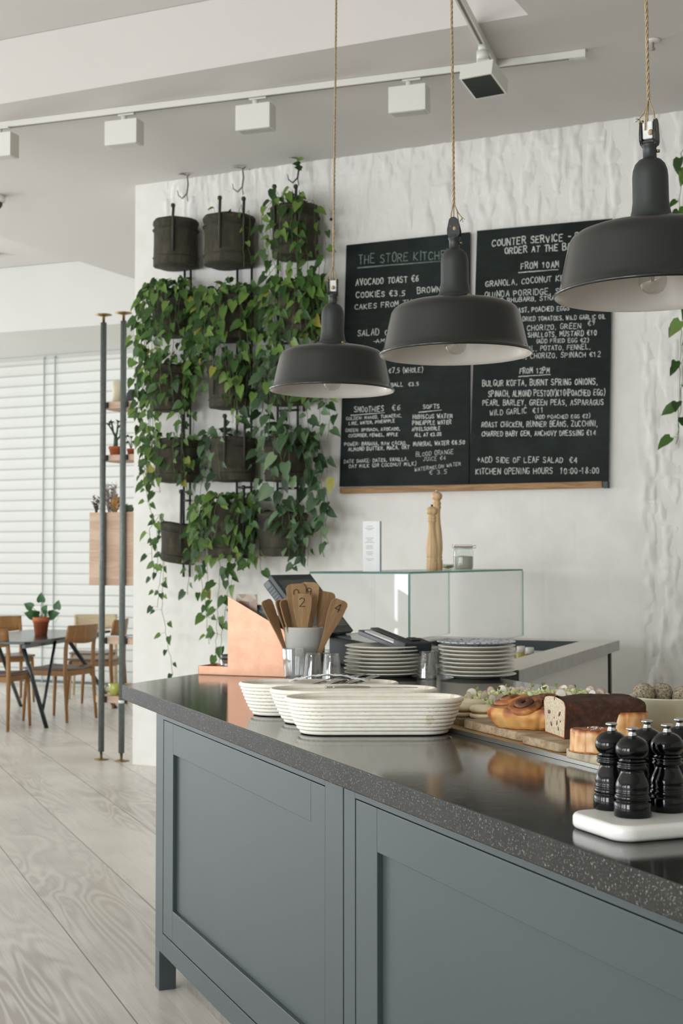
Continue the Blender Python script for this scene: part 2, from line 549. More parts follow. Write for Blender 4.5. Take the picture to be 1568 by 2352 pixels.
# worktop polygon (world xy)
pA = S(0, 0).xy
pL = at_z(455, 1544, CT).xy
pE0 = S(5.1, 0).xy; pE1 = S(5.1, 1.33).xy
RB = at_z(1422, 1470, CT); R2 = at_z(1192, 1539, CT)
e_dir = (RB - R2).normalized()
dirL = (pL - pA).normalized()
Lf = 2.26            # length of the serving counter towards the island
def loc_sc(p):
    M = Matrix.Rotation(math.atan2(e_dir.x, e_dir.y), 3, 'Z')
    return M @ (Vector((p[0], p[1], 0)) - Vector((RB.x, RB.y, 0)))
def wor_sc(x, y):
    M = Matrix.Rotation(-math.atan2(e_dir.x, e_dir.y), 3, 'Z')
    return (M @ Vector((x, y, 0)) + Vector((RB.x, RB.y, 0))).xy
xL = loc_sc(at_z(1035, 1466, CT)).x - .16
cR = wor_sc(.0, -Lf - .004); cL = wor_sc(xL, -Lf - .004)
pM2 = S(.1, 1.33).xy
top = MB().prism([tuple(p) for p in (pA, pE0, pE1, pM2, cR, cL)], CT - .05, CT)
wt = tag(top.build('worktop', m_stone, bevel=.003), 'long dark speckled stone worktop running over the blue-grey cabinets', 'countertop')

def shaker(parent, x_front, s0, s1, z0, z1, p):
    """door in the plane x = x_front (outwards is -x); p = (ps0, ps1, pz0, pz1) the recessed panel"""
    d = MB()
    T = .022
    ps0, ps1, pz0, pz1 = p
    for a0, a1, b0, b1 in ((s0, ps0, z0, z1), (ps1, s1, z0, z1), (ps0, ps1, pz1, z1), (ps0, ps1, z0, pz0)):
        d.box(x_front, -a1, b0, x_front + T, -a0, b1)
    o = d.build('door', m_cab, parent, bevel=.0015)
    MB().box(x_front + .013, -ps1 - .002, pz0 - .002, x_front + .021, -ps0 + .002, pz1 + .002).build('panel', m_cab, o)
    return o
def cabinet(label, s0, s1, stile0, stile1, door, panel, legs):
    c = thing('base_cabinet', label, 'cabinet', SO, SRZ)
    xf = .03
    body = MB()
    body.box(xf + .026, -s1, .125, xf + .62, -s0, CT - .051)
    fr = MB()
    ds0, ds1, dz0, dz1 = door
    fr.box(xf, -ds0 + .0025, .125, xf + .05, -s0, CT - .051)
    fr.box(xf, -s1, .125, xf + .05, -ds1 - .0025, CT - .051)
    fr.box(xf, -ds1 - .0025, dz1 + .0025, xf + .05, -ds0 + .0025, CT - .051)
    fr.box(xf, -ds1 - .0025, .125, xf + .05, -ds0 + .0025, dz0 - .0025)
    body.build('carcass', m_cab, c)
    fr.build('face_frame', m_cab, c, bevel=.001)
    shaker(c, xf + .001, ds0, ds1, dz0, dz1, panel)
    for a, w in legs:
        MB().box(xf, -a - w, 0, xf + .055, -a, .125).build('leg', m_cab, c, bevel=.002)
    MB().box(xf + .09, -s1, 0, xf + .11, -s0 - .055, .125).build('plinth', m_conc, c)
    return c
cabinet('blue-grey panelled cabinet at the free end of the stone worktop', .359, 1.974, .0, .0, (.452, 1.865, .19, .849), (.565, 1.775, .283, .757), [(.359, .05)])
cabinet('blue-grey panelled cabinet beneath the pepper mills, nearer the viewer', 1.980, 3.95, 0, 0, (2.045, 3.85, .19, .849), (2.158, 3.74, .283, .761), [(3.9, .05)])
# back run of the island (staff side), seen from other places
bk = thing('base_cabinet', 'blue-grey cabinet on the staff side, under the plates and salad', 'cabinet', SO, SRZ)
MB().box(.72, -3.95, .1, 1.25, -.55, CT - .051).build('carcass', m_cab, bk, bevel=.002)
MB().box(.74, -3.93, 0, 1.2, -.6, .1).build('plinth', m_conc, bk)

# ------------------------------------------------------------------ refrigerated serving counter (behind, to the wall)
m_steel = mat('brushed_steel', (224, 219, 209), .38, metal=.1, var=(14, .06), bump=(200, .03, .0005))
m_steel2 = mat('steel_edge', (182, 181, 176), .45, metal=.1, var=(14, .08))
m_blk = mat('black_powder_coat', (32, 38, 37), .45)
m_well = mat('well_liner', (46, 54, 53), .4, spec=.4)
sc_ = thing('serving_counter', 'steel-framed serving counter with a sunken dark well against the wall', 'counter', (RB.x, RB.y, 0), -math.atan2(e_dir.x, e_dir.y))
# local frame: y = e_dir (to the wall), x to the right, origin at the back right corner
oFL = loc_sc(at_z(1035, 1466, CT)); oFR = loc_sc(at_z(1322, 1472, CT)); oNR = loc_sc(at_z(1200, 1512, CT))
xr = (oFR.x + oNR.x) / 2
xl = oFL.x - .02
sl = (oFL.y - oFR.y) / (oFL.x - oFR.x)         # the wall is not quite square to it
yF = oFR.y
def ob(x): return yF + sl * (x - oFR.x)
def rbk(x): return sl * x
yN = -1.62
fr = MB()
fr.prism([(xr, yN), (0, yN), (0, rbk(0)), (xr, rbk(xr))], CT - .002 - .0, CT)
fr.prism([(xL, yN), (xl, yN), (xl, rbk(xl)), (xL, rbk(xL))], CT - .002, CT)
fr.prism([(xl, ob(xl)), (xr, ob(xr)), (xr, rbk(xr)), (xl, rbk(xl))], CT - .002, CT)
fr.prism([(xL, -Lf), (0, -Lf), (0, yN), (xL, yN)], CT - .002, CT)
fr.build('steel_top', m_steel, sc_)
ed = MB()
ed.box(-.03, -Lf, CT - .055, 0, 0, CT - .002)
ed.prism([(xL, rbk(xL) - .03), (0, -.03), (0, 0), (xL, rbk(xL))], CT - .055, CT - .002)
ed.box(xL, -Lf, CT - .055, xL + .03, rbk(xL), CT - .002)
ed.build('edge_frame', m_steel2, sc_, bevel=.002)
wl = MB()
zb = CT - .2
wl.prism([(xl, yN), (xl + .008, yN), (xl + .008, ob(xl)), (xl, ob(xl))], zb, CT - .002)
wl.prism([(xr - .008, yN), (xr, yN), (xr, ob(xr)), (xr - .008, ob(xr))], zb, CT - .002)
wl.prism([(xl, ob(xl) - .008), (xr, ob(xr) - .008), (xr, ob(xr)), (xl, ob(xl))], zb, CT - .002)
wl.prism([(xl, yN), (xr, yN), (xr, yN + .008), (xl, yN + .008)], zb, CT - .002)
wl.prism([(xl, yN), (xr, yN), (xr, ob(xr)), (xl, ob(xl))], zb - .01, zb)
wl.build('well', m_well, sc_)
for x, y in ((-.06, -.07), (xL + .03, -.07 + rbk(xL)), (-.06, -Lf + .02), (xL + .03, -Lf + .02)):
    MB().box(x - .022, y, 0, x + .022, y + .045, CT - .055).build('leg', m_blk, sc_)
MB().box(-.05, -Lf + .06, .12, -.02, -.05, .15).build('stretcher', m_blk, sc_)
m_cabp = mat('under_panel', (232, 230, 226), .5)
MB().prism([(xL + .03, -Lf + .07), (-.045, -Lf + .07), (-.045, -.10), (xL + .03, rbk(xL) - .10)], .12, CT - .056).build('fridge_body', m_cabp, sc_)


# glass guard
t = NT('guard_glass')
g = t.new('ShaderNodeBsdfTransparent'); g.inputs[0].default_value = (.988, .995, .992, 1)
gl = t.new('ShaderNodeBsdfGlossy'); gl.inputs['Roughness'].default_value = .01
fr_ = t.new('ShaderNodeLayerWeight'); fr_.inputs[0].default_value = .5
fc = t.math('ADD', .028, t.math('MULTIPLY', t.math('POWER', fr_.outputs['Facing'], 5.0), .55))
mx = t.new('ShaderNodeMixShader')
t.link(fc, mx.inputs[0]); t.link(g.outputs[0], mx.inputs[1]); t.link(gl.outputs[0], mx.inputs[2]); t.link(mx.outputs[0], t.out.inputs[0])
m_glass = t.m
t = NT('glass_edge')
g = t.new('ShaderNodeBsdfTransparent'); g.inputs[0].default_value = (.55, .78, .72, 1)
gl = t.new('ShaderNodeBsdfDiffuse'); gl.inputs[0].default_value = L((92, 142, 130))
mx = t.new('ShaderNodeMixShader'); mx.inputs[0].default_value = .62
t.link(g.outputs[0], mx.inputs[1]); t.link(gl.outputs[0], mx.inputs[2]); t.link(mx.outputs[0], t.out.inputs[0])
m_gedge = t.m
zg = 1.294
G0 = at_y(940, 1318, 5.9).xy
G1 = at_y(1200, 1310.2, 8.12).xy
wu2 = Vector((WU.x, WU.y))
G0l = G0 - wu2 * .464
G1l = G1 - wu2 * .45
gd = thing('glass_guard', 'clear box-shaped glass guard standing on the serving counter', 'glass screen', (G0.x, G0.y, CT), 0)
def lg(p): return (p.x - G0.x, p.y - G0.y)
def pane(name, poly, z0, z1, par):
    return MB().prism(poly, z0, z1, mi=0, side_mi=1).build(name, [m_glass, m_gedge], par)
pane('top_pane', [lg(G0), lg(G1), lg(G1l), lg(G0l)], zg - CT, zg - CT + .009, gd)
def vert(a, b, par, name='side_pane'):
    dd = (b - a).normalized(); nn = Vector((-dd.y, dd.x)) * .004
    a = a - G0; b = b - G0
    m = MB()
    q = [a - nn, b - nn, b + nn, a + nn]
    vs = [(p.x, p.y, z) for z in (0.0, zg - CT - .0005) for p in q]
    m.add(vs, [(0, 1, 5, 4), (2, 3, 7, 6)], False, 0)
    m.add(vs, [(1, 2, 6, 5), (3, 0, 4, 7), (0, 3, 2, 1), (4, 5, 6, 7)], False, 1)
    return m.build(name, [m_glass, m_gedge], par)
vert(G0 + wu2 * -.004, G0l, gd, 'front_pane')
vert(G0, G1, gd)
vert(G0l, G1l, gd)
# ------------------------------------------------------------------ pendant lamps
m_enam = mat('dark_grey_enamel', (23, 25, 22), .36, spec=.4, coat=.5)
m_enin = mat('white_enamel_inside', (214, 208, 200), .25, spec=.5, coat=.3)
m_cast = mat('cast_grey_housing', (40, 44, 42), .45, bump=(160, .08, .001))
m_porc = mat('porcelain', (225, 225, 222), .25)
m_rope = mat('hemp_rope', (166, 146, 114), .85, var=(120, .25))
m_brass = mat('aged_brass', (150, 128, 88), .35, metal=.9)
m_bulb = NT('clear_bulb')
g = m_bulb.new('ShaderNodeBsdfTransparent'); g.inputs[0].default_value = (.95, .95, .94, 1)
gl = m_bulb.new('ShaderNodeBsdfGlossy'); gl.inputs['Roughness'].default_value = .02
lw = m_bulb.new('ShaderNodeLayerWeight'); lw.inputs[0].default_value = .5
mx = m_bulb.new('ShaderNodeMixShader')
m_bulb.link(m_bulb.math('ADD', .05, m_bulb.math('MULTIPLY', m_bulb.math('POWER', lw.outputs['Facing'], 2.5), .6)), mx.inputs[0]); m_bulb.link(g.outputs[0], mx.inputs[1]); m_bulb.link(gl.outputs[0], mx.inputs[2]); m_bulb.link(mx.outputs[0], m_bulb.out.inputs[0])
m_bulb = m_bulb.m
def lamp(px, Y, z, ceil, label, flip, tilt):
    p = at_y(px, 1176, Y)
    o = thing('pendant_lamp', label, 'lamp', (p.x, p.y, z), 0, 'enamel pendant lamps over the island')
    o.rotation_euler = (0, tilt, 0)
    prof = [(.2075, 0), (.2105, .002), (.2105, .006), (.207, .008), (.2005, .0135), (.1960, .026), (.1850, .078), (.1785, .106), (.1755, .1165), (.1690, .1265), (.1570, .1350), (.140, .1412), (.114, .1465), (.080, .1500), (.05, .1512), (.03, .1515)]
    inn = [(r - .0025, zz - .0022) for r, zz in prof[4:]]
    MB().lathe(prof, 72).build('shade', m_enam, o)
    MB().lathe([(.2075, 0), (.2045, .0015), (.2, .007)] + inn[0:-1] + [(.0, .149)], 72).build('shade_lining', m_enin, o)
    bell = [(.052, .1505), (.052, .163), (.047, .165), (.044, .170), (.041, .182), (.0385, .20), (.038, .255), (.0365, .268), (.032, .281), (.024, .290), (.0155, .294), (.0145, .296), (.0145, .318), (.017, .320), (.017, .326), (0, .328)]
    MB().lathe(bell, 40).build('lamp_holder', m_cast, o)
    # clevis: two cheeks and a porcelain block between them
    cl = MB()
    M = Matrix.Rotation(flip, 4, 'Z')
    for s in (-1, 1):
        prof2 = []
        for i in range(17):
            a = PI * i / 16
            prof2.append((.012 * math.cos(a), .366 + .012 * math.sin(a)))
        prof2 += [(-.0165, .345), (-.0165, .332), (-.010, .324), (.010, .324), (.0165, .332), (.0165, .345)]
        n = len(prof2)
        x0, x1 = s * .0125, s * .0175
        vs = [(x0, a, b) for a, b in prof2] + [(x1, a, b) for a, b in prof2]
        fs = [tuple(range(n)), tuple(reversed(range(n, 2 * n)))] + [(i, (i + 1) % n, n + (i + 1) % n, n + i) for i in range(n)]
        cl.add(vs, fs, False, 0, M)
    cl.box(-.0175, -.011, .322, .0175, .011, .332, M)
    ch = cl.build('clevis', m_cast, o, bevel=.001)
    MB().box(-.0115, -.0135, .334, .0115, .0135, .372, M).build('porcelain_block', m_porc, o, bevel=.003)
    sc2 = MB()
    for a in (-.9, 2.2):
        R = Matrix.Rotation(a, 4, 'Z')
        sc2.tube([R @ Vector((.046, 0, .158)), R @ Vector((.060, 0, .158))], [.0045, .0045], 10)
    sc2.tube([(.014, -.004, .309), (.0205, -.006, .309)], [.0035, .0035], 8)
    sc2.build('screw', m_brass, o)
    # bulb
    bp = [(.0, .002), (.012, .003), (.022, .009), (.0285, .020), (.030, .032), (.027, .045), (.019, .060), (.014, .072), (.0135, .090)]
    b = MB().lathe(bp, 28).build('bulb', m_bulb, o)
    MB().lathe([(.0135, .085), (.0145, .088), (.0145, .12), (.02, .125), (.02, .149)], 20).build('socket', m_porc, o)
    fl = MB()
    fl.tube([(.004, 0, .09), (.0035, 0, .045)], .0008, 6); fl.tube([(-.004, 0, .09), (-.0035, 0, .045)], .0008, 6)
    fl.tube([(.0035, 0, .045), (.001, 0, .03), (-.001, 0, .03), (-.0035, 0, .045)], .0005, 5)
    fl.tube([(0, 0, .095), (0, 0, .06)], [.004, .002], 8)
    fl.build('filament', m_brass, b)
    # twisted rope up to the ceiling with a knot and two loose ends at the block
    rp = MB()
    top = ceil - z - .004
    n = int((top - .42) / .0045)
    for k in range(3):
        pts = []
        for i in range(n + 1):
            zz = .42 + (top - .42) * i / n
            a = 2 * PI * (zz / .042) + k * 2 * PI / 3
            pts.append((.0022 * math.cos(a), .0022 * math.sin(a), zz))
        rp.tube(pts, .0019, 5)
    for dx, dy, dz in ((.012, -.016, .350), (-.012, -.014, .352), (.0, .018, .352)):
        rp.tube([(0, 0, .425), (dx * .7, dy * .7, .39), (dx, dy, dz)], .0017, 6)
    sgn = 1 if flip > .5 else -1
    rp.tube([(0, 0, .418), (-.012 * -sgn, -.004, .392), (-.022 * -sgn, -.006, .378), (-.016 * -sgn, -.012, .368)], .0015, 6)
    ob_ = rp
    for i in range(9):
        a = random.uniform(0, 6.28)
        rp.tube([(-.022 * -sgn, -.006, .378), (-.026 * -sgn + .006 * math.cos(a), -.008 + .006 * math.sin(a), .372 + random.uniform(-.006, .006))], .0006, 4)
    rp.lathe([(0, .340), (.005, .342), (.006, .347), (.004, .352), (0, .354)], 10, c=(0, -.0145, 0))
    rp.build('rope', m_rope, o)
    MB().lathe([(.0, top - .03), (.028, top - .03), (.032, top - .01), (.032, top + .003), (0, top + .003)], 24).build('ceiling_rose', m_porc, o)
    return o
random.seed(3)
lamp(762, 4.75, 1.916, ZL, 'dark enamel pendant lamp nearest the trailing plants', .0, math.radians(.6))
lamp(1047, 3.885, 1.911, ZL, 'dark enamel pendant lamp hanging between the two others, before the chalkboards', 1.35, math.radians(-.5))
lamp(1503, 3.02, 1.914, ZL, 'dark enamel pendant lamp nearest the viewer, cut by the picture edge', -.5, math.radians(-.9))

# ------------------------------------------------------------------ track lighting
m_trk = mat('white_track_paint', (218, 216, 208), .5)
m_trks = mat('track_slot', (110, 108, 98), .6)
m_lens = mat('dark_lens', (40, 46, 42), .2)
def track(label, a, b, h=.035, w=.036, conn=None):
    a = Vector(a); b = Vector(b)
    d = b - a; ln = d.length
    o = thing('lighting_track', label, 'track light rail', (a.x, a.y, ZL - .001), math.atan2(d.y, d.x), None)
    MB().box(0, -w / 2, -h, ln, w / 2, 0).build('rail', m_trk, o, bevel=.002)
    MB().box(.01, -.006, -h - .0012, ln - .08, .006, -h + .002).build('slot', m_trks, o)
    MB().box(ln - .055, -w / 2 - .003, -h - .003, ln + .005, w / 2 + .003, 0).build('end_cap', m_trk, o)
    return o
ta = at_z(-330, 336, ZL - .035); tb_ = at_z(1343, 131, ZL - .035)
track('long white ceiling track carrying the row of box spotlights', ta, tb_)
t2b = at_z(1135, 158, ZL - .035)
t2a = at_z(985, -130, ZL - .035)
trk2 = track('short white ceiling track with dark slot, running toward the viewer', t2a, t2b)

def spot(px, py, label, tilt=False, group='white box spotlights on the long track'):
    """px,py : picture position of the hanger on the track"""
    if not tilt:
        p = at_z(px, py, ZL - .036)
        d = (tb_ - ta)
        rz = math.atan2(d.y, d.x)
        o = thing('box_spotlight', label, 'spotlight', p, rz, group)
        MB().box(-.05, -.014, -.010, .05, .014, 0).build('adapter', m_trk, o, bevel=.002)
        MB().tube([(-.018, 0, -.008), (-.018, 0, -.040)], .016, 16).build('swivel', m_trk, o)
        MB().box(-.115, -.045, -.178, .085, .045, -.042).build('housing', m_trk, o, bevel=.002)
        MB().box(-.105, -.035, -.1795, .075, .035, -.177).build('lens', mat('pale_lens', (190, 188, 180), .3), o)
        return o
    p = at_z(px, py, ZL - .036)
    o = thing('box_spotlight', label, 'spotlight', p, 0, group)
    MB().tube([(0, 0, 0), (0, 0, -.030)], .022, 16).build('adapter', m_trk, o)
    MB().tube([(0, 0, -.030), (0, 0, -.075)], .030, 20).build('swivel', m_trk, o)
    MB().box(-.028, -.02, -.135, .032, .02, -.070).build('arm', m_trk, o, bevel=.003)
    M = Matrix.Translation((.01, 0, -.135)) @ Matrix.Rotation(math.radians(-30), 4, 'Z') @ Matrix.Rotation(math.radians(-15), 4, 'X')
    MB().box(-.085, -.095, -.075, .085, .095, 0, M).build('housing', m_trk, o, bevel=.002)
    MB().box(-.075, -.085, -.0765, .075, .085, -.074, M).build('lens', m_lens, o)
    return o
spot(5, 293, 'white box spotlight cut off by the picture edge, end of the row')
spot(291, 262, 'white box spotlight on the track, second from the cut-off one')
spot(593, 225, 'white box spotlight above the plants, between two others of the row')
spot(946, 182, 'white box spotlight just left of the tilted spotlight')
spot(1108, 104, 'tilted white spotlight with a dark square lens facing down', True, 'tilted spotlight')

# ceiling sensor and the wide-eyed spot by the edge
p = at_z(1499, 92, ZL)
o = thing('ceiling_sensor', 'small round white sprinkler head on the ceiling beside the rope', 'sprinkler', p)
MB().lathe([(0, -.012), (.028, -.012), (.036, -.004), (.036, -.001), (0, -.001)], 24).build('cover_plate', m_trk, o)
MB().lathe([(0, -.05), (.010, -.05), (.012, -.042), (.005, -.038), (.006, -.012)], 16).build('nozzle', mat('steel_nozzle', (150, 148, 142), .4, metal=.7), o)
for px, py, zz, lb in ((-6, 449, ZL, 'pale ceiling camera with a dark eye, above the higher of the two'), (-14, 582, ZU, 'pale ceiling camera half out of view on the far higher ceiling')):
    p = at_z(px, py, zz)
    o = thing('ceiling_camera', lb, 'camera', p)
    MB().lathe([(0, -.05), (.045, -.05), (.055, -.045), (.055, -.001), (0, -.001)], 28).build('housing', m_trk, o)
    MB().lathe([(0, -.095), (.022, -.09), (.036, -.07), (.036, -.05)], 24).build('dome', m_lens, o)
    if zz == ZL:
        pass
# ------------------------------------------------------------------ chalkboards
GL = {
 'A': "0,0 2,6 4,0|.8,2.2 3.3,2.2", 'B': "0,0 0,6 2.6,6 3.6,5.2 3.4,3.8 2.2,3.2 0,3.2|2.2,3.2 3.8,2.6 4,1 2.8,0 0,0",
 'C': "4,5 2.8,6 1,5.6 0,3.6 0,2 1,.3 2.8,0 4,1", 'D': "0,0 0,6 2.2,6 4,4.4 4,1.8 2.4,0 0,0",
 'E': "3.8,6 .2,6 0,0 4,0|.1,3.1 3,3.1", 'F': "4,6 .2,6 0,0|.1,3.2 3,3.2", 'G': "4,5.2 2.6,6 .8,5.4 0,3.4 .2,1.2 1.8,0 3.8,.6 4,2.6 2.4,2.6",
 'H': "0,6 0,0|4,6 4,0|0,3 4,3", 'I': "1,0 1,6", 'J': "3,6 3,1.2 2,0 .6,.2 0,1.2", 'K': "0,6 0,0|3.8,6 .1,2.8 4,0",
 'L': "0,6 0,0 3.6,0", 'M': "0,0 .4,6 2.2,2 4,6 4.4,0", 'N': "0,0 0,6 4,0 4,6", 'O': "2,6 .4,5 0,3 .5,.8 2,0 3.6,.8 4,3 3.5,5.2 2,6",
 'P': "0,0 0,6 2.8,6 4,4.8 3.4,3.2 0,2.8", 'Q': "2,6 .4,5 0,3 .5,.8 2,0 3.6,.8 4,3 3.5,5.2 2,6|2.4,1.6 4.4,-.6",
 'R': "0,0 0,6 2.8,6 3.8,4.8 3.2,3.3 0,3|1.8,3 4,0", 'S': "3.8,5.2 2.4,6 .5,5.4 .5,3.8 3.4,2.6 3.8,1 2.4,0 0,.8",
 'T': "0,6 4.2,6|2.1,6 2,0", 'U': "0,6 0,1.6 1.4,0 3,.2 4,1.8 4,6", 'V': "0,6 2,0 4,6", 'W': "0,6 1,0 2.4,4 3.6,0 4.8,6",
 'X': "0,0 4,6|0,6 4,0", 'Y': "0,6 2,3 4,6|2,3 1.8,0", 'Z': "0,6 4,6 0,0 4,0",
 '0': "2,6 .5,5 .2,3 .7,.8 2,0 3.4,.8 3.8,3 3.4,5.2 2,6", '1': ".4,4.6 1.8,6 1.8,0", '2': "0,4.8 1.6,6 3.6,5 3.2,3.4 0,0 4,0",
 '3': ".2,5.6 2,6 3.4,5 2.6,3.4 1.4,3.2 3,2.8 3.6,1.2 2,0 0,.6", '4': "3,0 3,6 0,2 4,2", '5': "3.6,6 .6,6 .4,3.4 2.6,3.6 3.8,2 2.6,.2 .2,.2",
 '6': "3.4,5.8 1.2,4.6 .2,2 1,.2 3,.2 3.6,1.8 2.4,3.2 .5,2.4", '7': "0,6 4,6 1.4,0", '8': "2,3.2 .6,4.6 2,6 3.4,4.6 2,3.2 .2,1.4 2,0 3.8,1.4 2,3.2",
 '9': "3.4,4 1.8,3 .4,4.4 1.6,6 3.4,5.4 3.4,3 2,0", '\u20ac': "4,5.2 2.6,6 1,5 .6,3 1,1 2.6,0 4,.8|-.3,3.6 2.8,3.6|-.3,2.4 2.6,2.4",
 '.': "1,0 1.3,.3", ',': "1.2,.4 .7,-1", '-': ".6,3 3.2,3", ':': "1,1 1.2,1.3|1,3.8 1.2,4.1", '+': "2,1 2,5|0,3 4,3", '(': "2.4,7 1,5 .8,2.6 2.2,-.6", ')': ".6,7 2,5 2.2,2.4 .8,-.6", '&': "4,0 .8,4.4 1.8,6 3,4.8 .4,1.6 1.6,0 4,2.4", "'": "1,6 .8,5",
}
VB = .036
rc = random.Random(7)
def chalk(mb, text, x0, y0, x1, y1, h, wt=1.0):
    u0, z0 = on_wall(x0, y0, VB + .0015); u1, z1 = on_wall(x1, y1, VB + .0015)
    hm = h / FPX * 8.45
    adv = []
    for ch in text:
        adv.append(4.0 if ch == ' ' else (3.2 if ch in "I.,:'()-" else (6.3 if ch in 'MW' else 5.6)))
    tot = sum(adv) - 1.4
    sx = (u1 - u0) / tot
    x = 0
    thick = .0021 * wt
    for ch, a in zip(text, adv):
        if ch != ' ' and ch in GL:
            jx = rc.uniform(-.3, .3); jy = rc.uniform(-.25, .35); js = rc.uniform(.88, 1.12); sh = rc.uniform(-.04, .1)
            for st in GL[ch].split('|'):
                P = [tuple(float(c) for c in q.split(',')) for q in st.split()]
                pts = []
                for (a0, b0), (a1, b1) in zip(P, P[1:]):
                    k = 2
                    for i in range(k):
                        f = i / k
                        pts.append((a0 + (a1 - a0) * f, b0 + (b1 - b0) * f))
                pts.append(P[-1])
                Q = []
                for gx, gy in pts:
                    gx += rc.uniform(-.1, .1); gy += rc.uniform(-.12, .12)
                    uu = u0 + (x + jx + gx * .95 + sh * gy) * sx
                    zz = z0 + (z1 - z0) * ((x + gx) / tot) + (jy + gy * js) / 6 * hm
                    Q.append(Vector((uu, zz)))
                for q0, q1 in zip(Q, Q[1:]):
                    d = q1 - q0
                    if d.length < 1e-6: continue
                    d = d.normalized(); n = Vector((-d.y, d.x)) * thick * rc.uniform(.75, 1.25); e = d * thick * .6
                    a_, b_, c_, d_ = q0 - n - e, q1 - n + e, q1 + n + e, q0 + n - e
                    yy = rc.uniform(0, .0003)
                    mb.add([(p.x, -yy, p.y) for p in (a_, b_, c_, d_)], [(0, 1, 2, 3)])
        x += a
def underline(mb, x0, y0, x1, y1, w=2.6):
    u0, z0 = on_wall(x0, y0, VB + .0015); u1, z1 = on_wall(x1, y1, VB + .0015)
    t_ = w / FPX * 8.45 / 2
    n = 8
    vs = []
    for i in range(n + 1):
        f = i / n
        k = t_ * rc.uniform(.7, 1.2) * (1 - .5 * f)
        u = u0 + (u1 - u0) * f; z = z0 + (z1 - z0) * f + rc.uniform(-.001, .001)
        vs += [(u, 0, z - k), (u, 0, z + k)]
    mb.add(vs, [(2 * i, 2 * i + 2, 2 * i + 3, 2 * i + 1) for i in range(n)])
def m_board_():
    t = NT('chalkboard_paint')
    v = t.co('Object')
    f = t.noise(v, 2.6, 5, .6, .6)
    f2 = t.noise(t.co('Object', (3, 3, 14)), 3, 3)
    f = t.math('ADD', t.math('MULTIPLY', f, .7), t.math('MULTIPLY', f2, .3))
    t.link(t.ramp(f, [(.42, L((20, 27, 24))), (.75, L((42, 50, 47)))]), t.p.inputs['Base Color'])
    t.p.inputs['Roughness'].default_value = .55; t.p.inputs['Specular IOR Level'].default_value = .12
    return t.m
m_board = m_board_()
m_chalk = mat('white_chalk', (190, 192, 186), .95, spec=.1, var=(60, .35))
m_chalkdim = mat('rubbed_chalk', (112, 126, 120), .95, spec=.1, var=(50, .3))
def board(label, tl, tr, br, bl):
    pts = [on_wall(*q, VB) for q in (tl, tr, br, bl)]
    o = thing('chalkboard', label, 'chalkboard', WO + WV * VB, -WA, None)
    b = MB()
    vs = [(u, 0, z) for u, z in pts] + [(u, .012, z) for u, z in pts]
    b.add(vs, [(0, 3, 2, 1), (4, 5, 6, 7), (0, 1, 5, 4), (1, 2, 6, 5), (2, 3, 7, 6), (3, 0, 4, 7)])
    b.build('board', m_board, o)
    return o
cb1 = board('chalkboard menu with drinks in two columns, beside the trailing plants', (795, 563), (1078, 533), (1076, 1112), (779, 1118))
cb2 = board('chalkboard menu headed by counter service notice, with opening hours at its foot', (1095, 530), (1405, 502), (1396, 1107), (1077.5, 1112))
w1 = MB(); wd = MB(); w2 = MB()
chalk(wd, "THE STORE KITCHEN", 824, 606, 1036, 594, 21, 1.25)
underline(wd, 820, 615, 1032, 598, 3.2)
for a in [
 ("AVOCADO TOAST \u20ac6", 817, 656, 962, 646, 14, 1.2), ("COOKIES \u20ac3.5", 818, 684, 930, 679, 13, 1.2), ("BROWNIES", 958, 674, 1040, 668, 13, 1.1),
 ("CAKES FROM THE COUNTER", 815, 711, 1040, 694, 12, 1), ("SALAD", 821, 772, 870, 769, 14, 1), ("-AM", 857, 788, 884, 786, 8, .8),
 ("OF THE DAY", 884, 770, 985, 762, 12, 1), ("\u20ac7.5 (WHOLE)", 893, 857, 970, 855, 11, .9), ("BALL  \u20ac3.5", 898, 888, 962, 886, 9, .9),
 ("SMOOTHIES", 813, 947, 881, 945, 12, 1), ("\u20ac6", 901, 943, 919, 942, 13, .8), ("SOFTS", 971, 939, 1009, 938, 9, .9),
 ("GOLDEN: MANGO, TURMERIC,", 795, 965, 922, 958, 7, .8), ("LIME, WATER, PINEAPPLE", 801, 976, 906, 970, 7, .9),
 ("GREEN: SPINACH, AVOCADO,", 793, 992, 918, 988, 7, .95), ("CUCUMBER, FENNEL, APPLE", 800, 1004, 913, 1001, 7, .95),
 ("POWER: BANANA, RAW CACAO,", 791, 1024, 934, 1021, 8, .85), ("ALMOND BUTTER, MACA, OAT", 800, 1036, 940, 1031, 8, .95),
 ("DATE SHAKE: DATES, VANILLA,", 790, 1064, 937, 1058, 8, .8), ("OAT MILK (OR COCONUT MILK)", 801, 1075, 955, 1069, 8, .75),
 ("HIBISCUS WATER", 948, 962, 1039, 960, 9, 1), ("PINEAPPLE WATER", 947, 976, 1036, 974, 9, 1), ("APFELSCHORLE", 946, 990, 1011, 988, 8, .95),
 ("ALL AT \u20ac3.00", 952, 1003, 1013, 1001, 8, .95), ("MINERAL WATER \u20ac6.50", 949, 1025, 1067, 1020, 9, 1),
 ("BLOOD ORANGE", 955, 1049, 1041, 1042, 10, .6), ("JUICE \u20ac4", 972, 1059, 1023, 1056, 9, .6),
 ("WATERMELON WATER", 952, 1083, 1058, 1069, 8, .6), ("\u20ac 3.5", 986, 1090, 1026, 1088, 9, .6)]:
    chalk(w1, *a)
underline(w1, 805, 954, 883, 948); underline(w1, 961, 947, 1014, 942)
